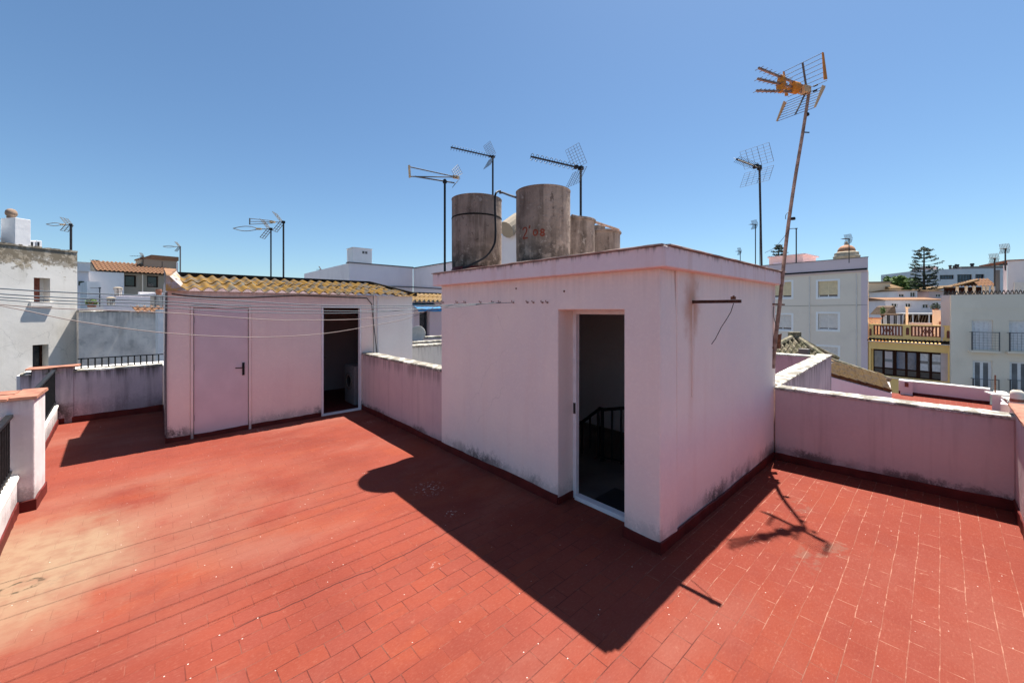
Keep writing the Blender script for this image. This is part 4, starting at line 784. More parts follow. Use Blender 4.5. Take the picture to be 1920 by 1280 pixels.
pergola('white roofed pergola with dark slats behind the yellow balustrade', 1681, 1743, 587, 612, 46, 3.5, 'awning_white', 'white_paint', slats='wood_slats')
pergola('smaller white awning on posts above and behind the white roofed pergola', 1673, 1722, 577, 592, 52, 3, 'awning_white', 'wood_slats')
pergola('flat brown shelter on dark posts left of the white roofed pergola', 1653, 1681, 588.5, 612, 44, 2.5, 'wood_slats', 'black_iron')
tag(blk('garden_wall', '', 'wall', 1650, 1668, 592, 612, 46.5, 'white_wall', .3)[0], 'short white wall under the brown shelter', 'wall')
F = Fac(1730, 50, 440, 0); a, b, c, d = F.rect((1721, 1739, 573, 585)); t = thing('shade_sail', 'teal sloping shade sail right behind the white pergola', 'shade sail', (F.o.x, F.o.y, c), F.rot)
m = MB(); nn_ = 6
m.add([(a + (b - a) * i / nn_, j * 1.6, (d - c) * (1 - .8 * i / nn_) - .15 * sin(pi * i / nn_) * sin(pi * j / 3)) for j in range(4) for i in range(nn_ + 1)], [(j * 7 + i, j * 7 + i + 1, j * 7 + 8 + i, j * 7 + 7 + i) for j in range(3) for i in range(nn_)]); m.build('sail', 'teal_cover', t, local=True); MB().tube([(a, 0, -3), (a, 0, d - c)], .05, 6).build('post', 'grey_steel', t, local=True)
F = Fac(1668, 47, 440, 0); a, b, c, d = F.rect((1659, 1678, 573, 590)); tag(MB().hexa([F.o + F.t * a + Vector((0, 0, c)), F.o + F.t * (a + 1.0) + Vector((0, 0, c)), F.o + F.t * (a + 1.0) + FW * 2 + Vector((0, 0, c)), F.o + F.t * a + FW * 2 + Vector((0, 0, c))], [F.o + F.t * (b - .25) + Vector((0, 0, d - .15)), F.o + F.t * b + Vector((0, 0, d)), F.o + F.t * b + FW * 2 + Vector((0, 0, d)), F.o + F.t * (b - .25) + FW * 2 + Vector((0, 0, d - .15))]).build('sloping_screen', 'wood_slats'), 'brown slatted screen leaning over the flat brown shelter', 'screen')

# cream house
FC = Fac(1783, 28.5, -200)
wc = [(1822, 1862, 600, 655), (1892, 1934, 601, 657), (1824, 1861, 676, 735), (1893, 1934, 678, 738)]
r, s0, s1, zt, H = house(FC, 'cream_house', 'cream house with white french windows and thin iron balconies at the right picture edge', 'house', 1783.5, 2010, 553, 'cream_render', 8, wc, top=FC(1783, 553)[1], party='l')
for k, h in enumerate(H):
    w_ = window(FC, r, h, 'white_paint', 'curtain_white' if k < 2 else 'curtain_glass', .16, .12 if k < 2 else .15, 2 if k > 1 else 4, 1)
    a, b, c, d = h
    bl = MB(); x0_, x1_ = a - .12, b + .16; zr_ = c + (d - c) * (.58 if k < 2 else .42)
    for i in range(3): xx = (x0_, x0_ + .02, x1_)[i]; bl.box(xx, xx + .045, -.36, -.31, c - .05, zr_ + .06)
    bl.box(x0_, x1_ + .045, -.355, -.315, zr_, zr_ + .04)
    for i in range(6): zz = c + .1 + (zr_ - c - .1) * i / 6; bl.box(x0_, x1_ + .04, -.345, -.330, zz, zz + .011)
    for i in range(7): xx = x0_ + (x1_ - x0_) * i / 7; bl.box(xx, xx + .010, -.343, -.331, c, zr_)
    for xx in (x0_, x1_): bl.box(xx + .01, xx + .035, -.31, -.003, zr_, zr_ + .03)
    lb(FC, r, 'balcony_slab', 'cream_render', x0_ - .05, x1_ + .1, -.38, -.003, c - .2, c - .06); L(bl, FC.z0).build('balcony_railing', 'grey_steel', r, local=True)
lb(FC, r, 'string_course', 'cream_render', s0, s1, -.03, -.003, zt - 1.0, zt - .95)
blk('house_wall', 'rose coloured wall adjoining the left edge of the cream house', 'house wall', 1764, 1783, 553.5, 640, 29.5, 'rose_render', .5, -200, z0=-8)
T = thing('roof_railing', 'dark zigzag wrought iron railing along the roof edge of the cream house', 'railing', FC.o + Vector((0, 0, zt)), FC.rot); m = MB(); za, zb = .02, .30; sA = FC(1750)[0]; n_ = 26
for i in range(n_):
    x = s0 - .3 + (s1 - s0) * .9 * i / n_; w_ = (s1 - s0) * .9 / n_; m.tube([(x + w_ * q / 6, .3, za + (zb - za) * (.5 - .5 * cos(2 * pi * q / 6))) for q in range(7)], .028, 5)
m.tube([(s0 - .3, .3, za), (s0 + (s1 - s0) * .9 - .3, .3, za)], .025, 5); m.build('railing', 'dark_steel', T, local=True)
T = blk('chimney', 'dark grey square chimney on the cream house roof', 'chimney', 1866, 1875, 506, 560, 33, 'taupe_render', .5, -200); T[0].children[0].data.materials[0] = M_['grey_steel']
T = blk('chimney', 'mauve chimney with dark top beside the white attic block', 'chimney', 1881, 1888, 497, 560, 32, 'mauve_attic_render', .5, -200); extra(T, 'cap', 'black_iron', 1880.5, 1888.5, 494, 497, -.05, .55)
T = blk('attic_block', 'white attic block with framed panel at the right picture edge', 'attic', 1888.5, 2000, 487, 560, 33, 'lilac_white_wall', 5, -200); extra(T, 'coping', 'terracotta_cap', 1888, 2000, 485, 487, -.08, 5.1); extra(T, 'panel', 'grey_shutter', 1901, 1990, 528, 553)
# tiled shelter on the cream house roof
F = Fac(1830, 36, -200, 0); a, b, c, d = F.rect((1792, 1866, 536, 560)); t = thing('roof_shelter', 'open shelter with orange and brown tiled roof on the cream house', 'roof shelter', (F.o.x, F.o.y, c), F.rot); h = d - c
for px in (1797, 1814, 1829, 1847, 1854, 1864): x = F(px)[0]; MB().box(x - .08, x + .08, .2, .36, 0, h).build('post', 'cream_render', t, local=True)
MB().box(a, b, 2.6, 2.8, 0, h).build('back_wall', 'brown_frame', t, local=True)
xm = F(1850)[0]; zr_ = F(1850, 521)[1] - c; za = F(1800, 538)[1] - c
MB().corr((a - .2, -.1, h), (1, 0, 0), (0, 1.5, zr_ - h), int((b - a + .3) / .22), .22, .05, 1.5 + .2, 3, .03, .02, 6, clip0=lambda u: max(0, 1.7 * (1 - u / (xm - a)) * .0), clip1=lambda u: 1.7 * min(1, .12 + u / (xm - a + .2))).build('roof', 'orange_tile', t, local=True)
MB().hexa([(a - .4, -.2, h - .15), (xm - .5, -.2, zr_ - .25), (xm - .5, 1.5, zr_ - .15), (a - .4, 1.5, h - .05)], [(a - .4, -.2, h - .05), (xm - .5, -.2, zr_ - .12), (xm - .5, 1.5, zr_ - .05), (a - .4, 1.5, h + .05)]).build('side_roof', 'brown_tile', t, local=True)

# farther houses on the right
FM = Fac(1800, 85, -2500)
r, s0, s1, zt, H = house(FM, 'modern_building', 'long white modern building with dark ribbon windows far behind the pine', 'building', 1737, 1886, 504, 'white_wall', 14, [(1742, 1757, 516, 524), (1762, 1789, 515.5, 523.5), (1795, 1823, 514.5, 534), (1829, 1846, 514, 522)])
for h in H: window(FM, r, h, 'dark_steel', 'blue_glass', .3, .12, 5, 2 if h[3] - h[2] > 1.6 else 1)
lb(FM, r, 'roof_edge', 'grey_steel', FM(1806)[0], s1, .5, 3, zt + .002, zt + .55); lb(FM, r, 'plant_room', 'salmon_render', s0, FM(1760)[0], .6, 4, zt + .002, zt + .8)
for px, hh, w_ in ((1767, .7, .25), (1793, 1.0, .2), (1800, .9, .15), (1804, 1.2, .15), (1808, 1.15, .15), (1835, 1.3, .25)): x = FM(px)[0]; L(MB().lathe((x, 1.5, 0), [(w_, zt + .0), (w_, zt + hh * .7), (w_ * 1.5, zt + hh * .75), (w_ * 1.2, zt + hh)], 10), FM.z0).build('vent', 'dark_steel', r, local=True)
FB = Fac(1660, 62, -2500)
r, s0, s1, zt, H = house(FB, 'beige_building', 'plain beige building with small blue grey writing behind the grey apartment house', 'building', 1600, 1669, 531, 'beige_render', 10); lb(FB, r, 'roof', 'taupe_render', s0 - .1, s1 + .1, -.1, 10, zt + .002, zt + .25)
a, b, c, d = FB.rect((1638, 1656, 561, 569)); m = MB(); ww = b - a; hh = d - c
scr = [[(.22, .9), (.1, .95), (.0, .6), (.02, .25), (.15, .15), (.3, .35)], [(.5, .55), (.36, .5), (.34, .2), (.5, .2), (.52, .55), (.56, .18)], [(.62, .5), (.66, .2), (.7, .5), (.76, .5), (.78, .2)], [(.98, 1.), (.86, .3), (.95, .15)], [(.6, .9), (.75, 1.)]]
for st_ in scr:
    for p, q in zip(st_[:-1], st_[1:]): m.bar((a + p[0] * ww, -.03, c + p[1] * hh), (a + q[0] * ww, -.03, c + q[1] * hh), .03, .10, up=(0, 1, 0)) if False else m.hexa([(a + p[0] * ww - .05, -.02, c + p[1] * hh - .05), (a + p[0] * ww + .05, -.02, c + p[1] * hh + .05), (a + p[0] * ww + .05, -.005, c + p[1] * hh + .05), (a + p[0] * ww - .05, -.005, c + p[1] * hh - .05)], [(a + q[0] * ww - .05, -.02, c + q[1] * hh - .05), (a + q[0] * ww + .05, -.02, c + q[1] * hh + .05), (a + q[0] * ww + .05, -.005, c + q[1] * hh + .05), (a + q[0] * ww - .05, -.005, c + q[1] * hh - .05)])
L(m, FB.z0).build('painted_writing', 'mark_paint', r, local=True); lb(FB, r, 'low_extension', 'salmon_render', FB(1634)[0], FB(1649)[0], -1.5, -.01, -9, FB(1640, 570)[1])
def plain(name, label, px0, px1, py, D, mat, wins=(), vp=-2500, depth=6, roof=None, rh=.3, cat='house', over=.2, pm='dark_glass', fm='white_paint', rec=.12):
    F = Fac((px0 + px1) / 2, D, vp); r, s0, s1, zt, H = house(F, name, label, cat, px0, px1, py, mat, depth, wins)
    for h in H: window(F, r, h, fm, pm, rec, .06)
    if roof: L(MB().hexa([(s0 - over, -over, zt + .002), (s1 + over, -over, zt + .002), (s1 + over, depth, zt + .002), (s0 - over, depth, zt + .002)], [(s0 - over, -over, zt + .08), (s1 + over, -over, zt + .08), (s1 + over, depth * .5, zt + rh), (s0 - over, depth * .5, zt + rh)]), F.z0).build('roof', roof, r, local=True)
    return F, r, s0, s1, zt
plain('beige_building', 'lower beige wing at the right end of the plain beige building', 1669.5, 1690, 541, 61, 'beige_render', roof='brown_tile', rh=1.0)
plain('small_house', 'little white house with two dark windows in front of the round trees', 1683.5, 1720, 545, 56, 'white_wall', [(1685.5, 1696, 551, 557), (1707, 1717, 547.5, 557)], roof='brown_tile', rh=.25)
plain('small_house', 'little pinkish house with one window just right of the pine trunk', 1742, 1769, 546, 55, 'salmon_render', [(1755, 1765, 551, 557)], roof='brown_tile')
plain('row_house', 'long low white house with red tiled eave and three windows behind the roof terrace', 1660, 1766, 563, 50, 'lilac_white_wall', [(1672, 1683, 568.5, 576), (1698, 1709, 568.5, 576), (1730, 1742, 570, 578)], roof='orange_tile', rh=.45)
T = blk('house_wall', 'grey brown gabled sheds in front of the modern building', 'shed', 1745, 1790, 548, 570, 58, 'taupe_render', 6, -2500); t, F, R = T
MB().prism([(R[0] - .3, -.1, R[3] - R[2]), (R[1] + .3, -.1, R[3] - R[2] + .9), (R[1] + .3, -.1, R[3] - R[2] + 1.1), (R[0] - .3, -.1, R[3] - R[2] + .2)], (0, 6, 0)).build('roof', 'brown_tile', t, local=True)
# church cupola
pd = at(1587, 487, 72); t = thing('church_cupola', 'domed church cupola with brown tiles behind the grey apartment house', 'cupola', (pd.x, pd.y, -9)); k = 72 / FP
Z = lambda py: EYE - (py - HY) * k
MB().lathe((pd.x, pd.y, 0), [(19 * k, -9), (19 * k, Z(484)), (20 * k, Z(483)), (20 * k, Z(480)), (18 * k, Z(479)), (18 * k, Z(474)), (15 * k, Z(472.5))], 8).build('drum', 'dome_stone', t)
MB().lathe((pd.x, pd.y, 0), [(13.5 * k, Z(473)), (13.2 * k, Z(469)), (11.5 * k, Z(465)), (8 * k, Z(461.5)), (3.4 * k, Z(459.5))], 20).build('dome', 'dome_tile', t, smooth=True)
MB().lathe((pd.x, pd.y, 0), [(3 * k, Z(460)), (3.4 * k, Z(457.5)), (2 * k, Z(456)), (2.4 * k, Z(455)), (.6 * k, Z(452.5))], 10).build('lantern', 'dome_stone', t)

# ---------------------------------------------------------------- right, near: neighbours' walls and roofs
parapet('parapet', 'pale mossy coping on the grey stained wall running away behind the right parapet', (6.83, 1.60), (12.3, 1.80), -8.9, .955, .26, 'stained_blue_parapet', .04)
parapet('parapet', 'old rosy wall with thin pale coping facing the right end of the stair house', (12.45, 5.0), (12.45, 2.1), -8.9, .87, .2, 'rosy_old_render', .04)
A0, B0, P0 = at(1425, 667, 14.2), at(1549, 674, 13.6), at(1490, 632, 15.2); t = thing('tile_roof', 'small hipped roof of mossy old barrel tiles behind the rosy wall', 'tiled roof', (A0.x, A0.y, A0.z - .4))
ux = (B0 - A0); W_ = ux.length; ux = ux / W_; rel = P0 - A0; sp = rel.dot(ux); uy = rel - ux * sp; Ls = uy.length; n_ = 11
MB().corr(A0, ux, uy, n_, W_ / n_, .075, Ls, 5, .03, .03, 8, clip1=lambda u: Ls * max(.02, (u / sp if u < sp else (W_ - u) / (W_ - sp)))).build('roof', 'mossy_tile', t)
C0 = at(1571, 676, 15.6); D0 = at(1530, 652, 15.4)
MB().hexa([B0 - UZ * .06, C0 - UZ * .06, C0 - UZ * .05, B0 - UZ * .05], [P0 - FW * .05 - UZ * .03, P0 + FW * .1 - UZ * .03, P0 + FW * .1, P0 - FW * .05]).build('roof_side', 'brown_tile', t)
rg = MB(); rg.tube([A0 + UZ * .08, P0 + UZ * .06], .09, 8); rg.tube([P0 + UZ * .06, B0 + UZ * .06], .09, 8); rg.tube([P0 + UZ * .06, D0, C0 + UZ * .1], .08, 8); rg.build('ridge_tiles', 'mossy_tile', t)
MB().box(P0.x - .18, P0.x + .18, P0.y - .18, P0.y + .18, P0.z - .1, P0.z + .2).build('finial', 'mossy_tile', t)
bw = MB(); bw.prism([A0 - UZ * .08, B0 - UZ * .08, C0 - UZ * .08, A0 + FW * 3 - UZ * .08], (0, 0, -9)); bw.build('wall', 'mid_white_render', t)
sk = at(1508, 660, 13.95); MB().box(sk.x - .17, sk.x + .17, sk.y - .14, sk.y + .14, sk.z - .1, sk.z + .12).build('skylight', 'aluminium', t)
a, b, c, d = at(1558, 677, 15.2), at(1668, 713, 15.2), at(1672, 734, 12.9), at(1556, 703, 12.8)
t = thing('tile_roof', 'brown lean-to tile roof sloping down to the right beside the grey stained wall', 'tiled roof', (d.x, d.y, c.z - .3)); n_ = 12; ux = (a - d); uy = (b - a)
MB().corr(d, ux, (c - d), n_, ux.length / n_, .045, (c - d).length, 7, .03, .03, 8).build('roof', 'brown_tile', t)
MB().tube([a + UZ * .05, b + UZ * .05], .085, 8).build('ridge_tiles', 'mossy_tile', t)
MB().hexa([d - UZ * 7, c - UZ * 7, b - UZ * 7, a - UZ * 7], [d - UZ * .06, c - UZ * .06, b - UZ * .06, a - UZ * .06]).build('wall', 'lilac_white_wall', t)
# neighbour's red terrace
zN = -1.2
def gN(px, py, z=zN): return gz(px, py, z)
t = thing('neighbour_terrace', 'lower red tiled roof terrace of the next house beyond the right parapet', 'roof terrace', (8.5, 0, -9))
q = [gN(1600, 728), gN(1690, 738), gN(1858, 758), gN(1900, 775), gN(1990, 860), Vector((7.0, -2.5, zN)), Vector((7.0, 1.45, zN)), Vector((11.8, 1.6, zN))]
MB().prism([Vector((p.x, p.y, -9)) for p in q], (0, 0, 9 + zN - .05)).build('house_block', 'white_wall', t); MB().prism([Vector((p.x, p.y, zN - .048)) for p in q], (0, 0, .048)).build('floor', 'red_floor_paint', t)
pa, pb = gN(1685, 737), gN(1856, 757.5); zt_ = EYE - (712 - HY) / FP * (pa.dot(FW))
parapet('parapet', 'low pink parapet with white coping on the lower red terrace', (pa.x, pa.y), (pb.x, pb.y), -1.3, zt_ - .05, .25, 'rose_render', .06, base=(-1.3, -1.3), basez=(zN + .10, zN + .10))
T = blk('pier', 'low pink pier with a square hole at the left end of the lower terrace', 'pier', 1688, 1711, 714, 742, 15.1, 'rose_render', .3, 440, z0=-1.3); extra(T, 'vent_hole', 'brick_red', 1696.5, 1703.5, 717, 725, -.02)
pc_ = gN(1893, 783); parapet('parapet', 'white coped parapet end coming towards the small pink pier on the lower terrace', (pb.x + .2, pb.y - .1), (pc_.x + .35, pc_.y), -1.3, zt_ - .12, .25, 'rose_render', .06)
T1 = blk('pier', 'small pink pier with pale slab at the corner of the lower terrace', 'pier', 1860, 1877, 742, 775, 12.4, 'rose_render', .4, -200, z0=-1.6); extra(T1, 'slab', 'coping_render', 1858, 1893, 739, 742, -.05, .45)
blk('step_block', 'low pink block right of the small pink pier on the lower terrace', 'block', 1876, 1895, 758, 790, 11.8, 'rose_render', .5, -200, z0=-1.6)
px_ = at(1866, 742, 12.6); tag(MB().tube([px_, at(1866, 703, 12.6)], .02, 6).build('thin_pole', 'rust'), 'thin rusty pole standing on the small pink pier', 'pole')
tag(MB().tube([at(1877, 748, 12.3), at(1891, 762, 11.9)], .02, 6).build('white_rail', 'white_paint'), 'white slanting rod beside the small pink pier', 'rod')
pp = at(1907, 764, 11.5); t = thing('chimney_pot', 'pale round topped chimney pot beyond the far right end wall', 'chimney pot', (pp.x, pp.y, -1.6)); k = 11.5 / FP
MB().lathe((pp.x, pp.y, 0), [(9 * k, -1.6), (9 * k, EYE - (740 - HY) * k), (8 * k, EYE - (734 - HY) * k), (5 * k, EYE - (731 - HY) * k), (4.6 * k, EYE - (733 - HY) * k)], 16).build('body', 'cream_render', t, smooth='auto'); MB().lathe((pp.x, pp.y, 0), [(9.1 * k, EYE - (753 - HY) * k), (9.3 * k, EYE - (750 - HY) * k), (9.1 * k, EYE - (747 - HY) * k)], 16).build('band', 'terracotta_cap', t)
# ---------------------------------------------------------------- left and middle
FL = Fac(145, 14.0, 1100)
r, s0, s1, zt, H = house(FL, 'old_white_house', 'old whitewashed house with flaking stained top and two small windows at the left edge', 'house', -120, 145, 474, 'old_white_render', 7, [(63.5, 94, 521, 566), (61, 91, 646, 690)], th=.38, top=FL(145, 474)[1])
for k, h in enumerate(H):
    a, b, c, d = h
    if k == 0: lb(FL, r, 'brick_infill', 'brick_red', a, b - .12, .25, .30, c, d); lb(FL, r, 'infill_edge', 'old_white_render', b - .118, b, .30, .34, c, d)
    else: window(FL, r, h, 'brown_frame', 'dark_glass', .28, .06, 1, 1)
    lb(FL, r, 'sill', 'grey_shutter', a - .12, b + .06, -.10, -.003, c - .14, c - .02)
cp = MB()
for i in range(40):
    x = s0 + (s1 - s0) * i / 40; cp.box(x, x + (s1 - s0) / 40, -.02, .42, zt + .002, zt + .03 + random.uniform(0, .05))
L(cp, FL.z0).build('wall_top', 'old_white_render', r, local=True)
a, b = FL(28)[0], FL(58)[0]; z1 = FL(43, 410)[1]; t = thing('chimney', 'square white chimney with round terracotta top on the old white house', 'chimney', FL.o + Vector((0, 0, zt)), FL.rot)
MB().box(a, b, .005, .62, 0, z1 - zt).build('stack', 'white_wall', t, local=True, bevel=.01)
kx = (b - a) / 30; MB().lathe(((a + b) / 2 - .10, .32, z1 - zt), [(.09, 0), (.11, .02), (.09, .06), (.125, .10), (.135, .16), (.12, .24), (.08, .29), (.02, .31)], 14).build('cowl', 'cowl_clay', t, local=True, smooth='auto')
def acbox(label, p0, p1, t0, t1, y):
    a, b, c, d = FL.rect((p0, p1, t0, t1)); t = thing('air_conditioner', label, 'air conditioner', FL.o + Vector((0, 0, zt)), FL.rot); MB().box(a, b, y, y + .35, 0, d - zt).build('case', 'white_paint', t, local=True, bevel=.01)
    MB().box(a + .02, a + (b - a) * .5, y - .012, y - .002, .04, d - zt - .05).build('grille', 'black_rubber', t, local=True)
acbox('dark grilled air conditioner right beside the square white chimney', 58.5, 69, 451, 467, .05); acbox('paler air conditioner box standing second from the white chimney', 70, 80, 451, 468, .03)
a, b, c, d = FL.rect((-60, 10, 427, 460)); t = thing('roof_hut', 'brown roof hut with white slatted eave at the left picture edge', 'roof hut', FL.o + Vector((0, 0, zt)), FL.rot); MB().box(a, b - .1, .6, 4, 0, d - zt - .3).build('wall', 'taupe_render', t, local=True)
for i in range(3): MB().box(a, b + .1 - .05 * i, 0.4 + .1 * i, 4, d - zt - .28 + i * .12, d - zt - .20 + i * .12).build('eave', 'white_paint', t, local=True)
p = at(133, 472, 14.6); loop_aerial('small antenna with oval loop on the old white house at the left', (p.x, p.y, zt - .1), EYE - (420 - HY) / FP * 14.6, -98, .80, .12, mr=.035, er=.012, group=G, rh=.3)
FW2 = Fac(143, 13.9, 1500)
s0, za = FW2(143.5, 585); s1, zb = FW2(312, 584); t = FW2.root('garden_wall', 'tall stained grey rendered wall between the old white house and the shed', 'wall')
L(MB().wall((s0, -.5), (s1, -.5), -9, za, .6), FW2.z0).build('wall', 'old_grey_render', t, local=True)
x0_, x1_ = FW2(246)[0], FW2(296)[0]; L(MB().corr((x0_, -.62, za + .0), (1, 0, 0), (0, 1, .28), max(6, int((x1_ - x0_) / .2)), .2, .045, .8, 2, .03, .02, 6), FW2.z0).build('tile_capping', 'orange_tile', t, local=True)
L(MB().coping((s0, -.2, za + .002), (x0_ - .1, -.2, za + .002), .64, .05, .25, .02), FW2.z0).build('coping', 'coping_render', t, local=True)
tag(blk('wall_end', '', 'wall', 296, 310, 580, 640, 13.2, 'white_wall', .3, 1500, z0=-9)[0], 'narrow white wall end between the grey wall and the shed corner', 'wall')
# houses behind the left wall
FH = Fac(232, 33, 1500)
r, s0, s1, zt, H = house(FH, 'tiled_house', 'taupe house with two dark openings under an orange tiled roof left of the shed', 'house', 231, 330, 513, 'taupe_render', 7, [(233.5, 255.5, 516, 537.5), (275.5, 297, 517, 538.5)], top=FH(232, 511)[1])
for h in H: window(FH, r, h, 'brown_frame', 'dark_glass', .22, .09, 1, 1)
lb(FH, r, 'side_wall', 'white_wall', FH(166)[0], s0 - .002, -.35, 6, -9, zt - .05); lb(FH, r, 'drain_pipe', 'cream_render', FH(266)[0], FH(268)[0], -.1, -.01, -4, zt)
sa = FH(178)[0]; zr_ = EYE - (497 - HY) / FP * 36.5
L(MB().corr((sa, -.5, zt + .05), (1, 0, 0), (0, 3.0, zr_ - zt), int((s1 - sa) / .26), .26, .05, 3.1, 6, .04, .03, 6), FH.z0).build('roof', 'orange_tile', r, local=True)
L(MB().prism([(sa + .02, -.3, zt - .05), (sa + .02, 2.5, zt - .05), (sa + .02, 2.5, zr_ - .1)], (s1 - sa - .04, 0, 0)), FH.z0).build('roof_gable', 'taupe_render', r, local=True)
T = blk('roof_hut', 'taupe roof hut with orange tiled edge on the tiled house', 'roof hut', 269, 332, 487, 516, 36, 'taupe_render', 3, 1500); t, F, R = T; w_ = R[1] - R[0]
MB().box(R[0] - .1, R[0] + w_ * .22, -.1, 3, R[3] - R[2] + .002, R[3] - R[2] + .12).box(R[0] + w_ * .22, R[1] + .1, -.1, 3, R[3] - R[2] + .002, R[3] - R[2] + .38).build('tile_edge', 'orange_tile', t, local=True); extra(T, 'joint', 'brown_frame', 303.5, 304.3, 490, 508, -.02); extra(T, 'end_pilaster', 'white_wall', 330, 333.5, 492, 513, -.1)
T = blk('roof_parapet_house', 'white flat roofed house left of the tiled house', 'house', 146, 175, 493, 640, 37, 'white_wall', 5, 1500, z0=-9); extra(T, 'capping', 'grey_shutter', 145, 176, 491.5, 493, -.06, 5)
T = blk('chimney', 'white chimney with black cap beside the orange tiled roof', 'chimney', 174, 186, 490.5, 512, 35, 'white_wall', .8, 1500, z0=2); extra(T, 'cap', 'black_iron', 173.5, 186.5, 487.5, 490.3, -.05, .85)
T = blk('chimney', 'smaller white chimney with black cap just right of the taller capped chimney', 'chimney', 186.8, 192, 493, 510, 36, 'white_wall', .6, 1500, z0=2); extra(T, 'cap', 'black_iron', 186.5, 192.3, 491, 492.8, -.05, .65)
T = blk('house_wall', 'shaded lilac house wall just right of the old white house', 'house', 146, 166.5, 509, 600, 30, 'lilac_white_wall', 4, 1500, z0=-9); extra(T, 'window', 'dark_glass', 147, 158, 527, 535, -.03); extra(T, 'slab', 'white_wall', 145.5, 168, 506.5, 508.8, -.2, 4)
blk('low_house', 'small white low house block in front of the white side wall', 'house', 163, 189, 528, 600, 26, 'white_wall', 3, 1500, z0=-9)
T = blk('flat_roof_house', 'lilac shaded flat roof block in front of the tiled house', 'house', 190, 300, 556, 620, 22, 'lilac_white_wall', 4, 1500, z0=-9)
MB().prism([(T[2][0] + .5, .02, T[2][3] + 9), (T[2][1] + .4, .02, T[2][3] + 9), (T[2][1] + .4, .02, T[2][3] + 9 + .32)], (0, 3, 0)).build('sloping_roof', 'lilac_white_wall', T[0], local=True)
blk('low_wall', 'bright white low wall piece on the lilac flat roof block', 'wall', 258, 284, 569, 577, 20, 'white_wall', .4, 1500)
blk('low_wall', 'white wall with notched top left of the shed under the tiled house', 'wall', 262, 291, 547.5, 554, 24, 'white_wall', .4, 1500)
T = blk('stone_block', 'dark stone block with small pot close to the shed corner', 'block', 290, 309, 553, 600, 18, 'stained_grey_parapet', .8, 1500, z0=-9); MB().lathe((T[2][1] - .15, .3, T[2][3] + 9), [(.09, 0), (.12, .2), (.11, .28)], 10).build('pot', 'terracotta_cap', T[0], local=True)
def pot(label, px, py0, py1, D, r_=.13):
    p = at(px, py1, D); q = at(px, py0, D); t = thing('chimney_pot', label, 'chimney pot', p); MB().lathe(p, [(r_, 0), (r_, (q - p).z * .8), (r_ * 1.25, (q - p).z * .85), (r_ * 1.2, (q - p).z)], 10).build('pipe', 'stained_grey_parapet', t); MB().lathe(p + UZ * (q - p).z, [(r_ * 1.1, .005), (r_ * 1.3, .04), (r_ * .5, .09)], 10).build('cap', 'taupe_render', t)
pot('grey chimney pipe on the lilac flat roof nearest the white side wall', 221.5, 541, 557, 22, .16); pot('shorter brown chimney pipe low on the lilac flat roof', 208, 560, 572, 19, .14)
blk('roof_clutter_wall', 'low white wall with grey shrubs left of the lilac flat roof', 'wall', 165, 194, 560, 600, 20, 'white_wall', .4, 1500, z0=-9)
p = at(187, 575, 19.5); yagi('thin antenna with three crossed rods low over the left flat roofs', p, EYE - (539 - HY) / FP * 19.5, -100, .38, 6, .12, 'rod', (0, 0), mr=.02, er=.008, group=G)
p = at(338, 515, 34); loop_aerial('pale loop antenna right of the taupe roof hut', (p.x, p.y, p.z - .5), EYE - (462 - HY) / FP * 34, -98, 1.35, .16, mr=.05, er=.022, group=G, rh=.5, mat='grey_steel')
p = at(268, 512, 35); yagi('faint tiny antenna above the left end of the taupe roof hut', p, EYE - (480 - HY) / FP * 35, -98, .95, 5, .3, 'rod', (.35, .3), mr=.03, er=.014, group=G)
# aerials behind the shed
p = at(508, 520, 12.5); loop_aerial('antenna with wide oval loop behind the shed, left of the twin masts', (p.x, p.y, 2.6), EYE - (428 - HY) / FP * 12.5, -97, 1.12, .17, mr=.022, er=.011, group=G, rh=.36)
p = at(531.5, 520, 12.2); loop_aerial('antenna with three straight tubes behind the shed, right of the twin masts', (p.x, p.y, 2.6), EYE - (415 - HY) / FP * 12.2, -97, .98, .18, mr=.026, er=.010, group=G, kind='tri', rh=.36)
p = at(602, 526, 30); yagi('tiny antenna far behind the right half of the shed roof', p - UZ * .5, EYE - (505 - HY) / FP * 30, -98, .32, 4, .2, 'rod', (.25, .25), mr=.022, er=.012, group=G)
# white blocks between shed and stair house
FA = Fac(655, 22, 1762); sc_, zc_ = FA(772, 503)
r, s0, s1, zt, H = house(FA, 'white_block', 'large shaded white house block with square chimney behind the shed', 'house', 655, 774, 493, 'lilac_white_wall', 9, top=FA(655, 493)[1]); lb(FA, r, 'capping', 'grey_steel', s0 - .08, s1 + .02, -.06, .3, zt + .002, zt + .06)
a, b = FA(666)[0], FA(702)[0]; zc_ = FA(684, 465)[1]; t = thing('chimney', 'square white chimney with two small vents on the large white block', 'chimney', FA.o + Vector((0, 0, zt)), FA.rot); MB().box(a, b, .35, 1.3, 0, zc_ - zt).build('stack', 'white_wall', t, local=True, bevel=.01)
for px in (685.5, 691): x = FA(px, 470)[0]; MB().box(x - .06, x + .07, .345 - .006, .349, zc_ - zt - .28, zc_ - zt - .14).build('vent', 'grey_steel', t, local=True)
MB().box(a - .03, b + .03, .32, 1.33, zc_ - zt + .002, zc_ - zt + .04).build('slab', 'grey_shutter', t, local=True)
sA, _ = FA(774.2); pA_ = FA.o + FA.t * sA; FB2 = Fac(775, pA_.dot(FW) - .02, 290)
r, s0, s1, zt2, H = house(FB2, 'white_block', 'shaded white house wall running from the large block towards the left water tank', 'house', 775, 990, 503, 'lilac_white_wall', 6, top=FB2(775, 503.5)[1]); lb(FB2, r, 'capping', 'grey_steel', s0, s1, -.06, .3, zt2 + .002, zt2 + .05)
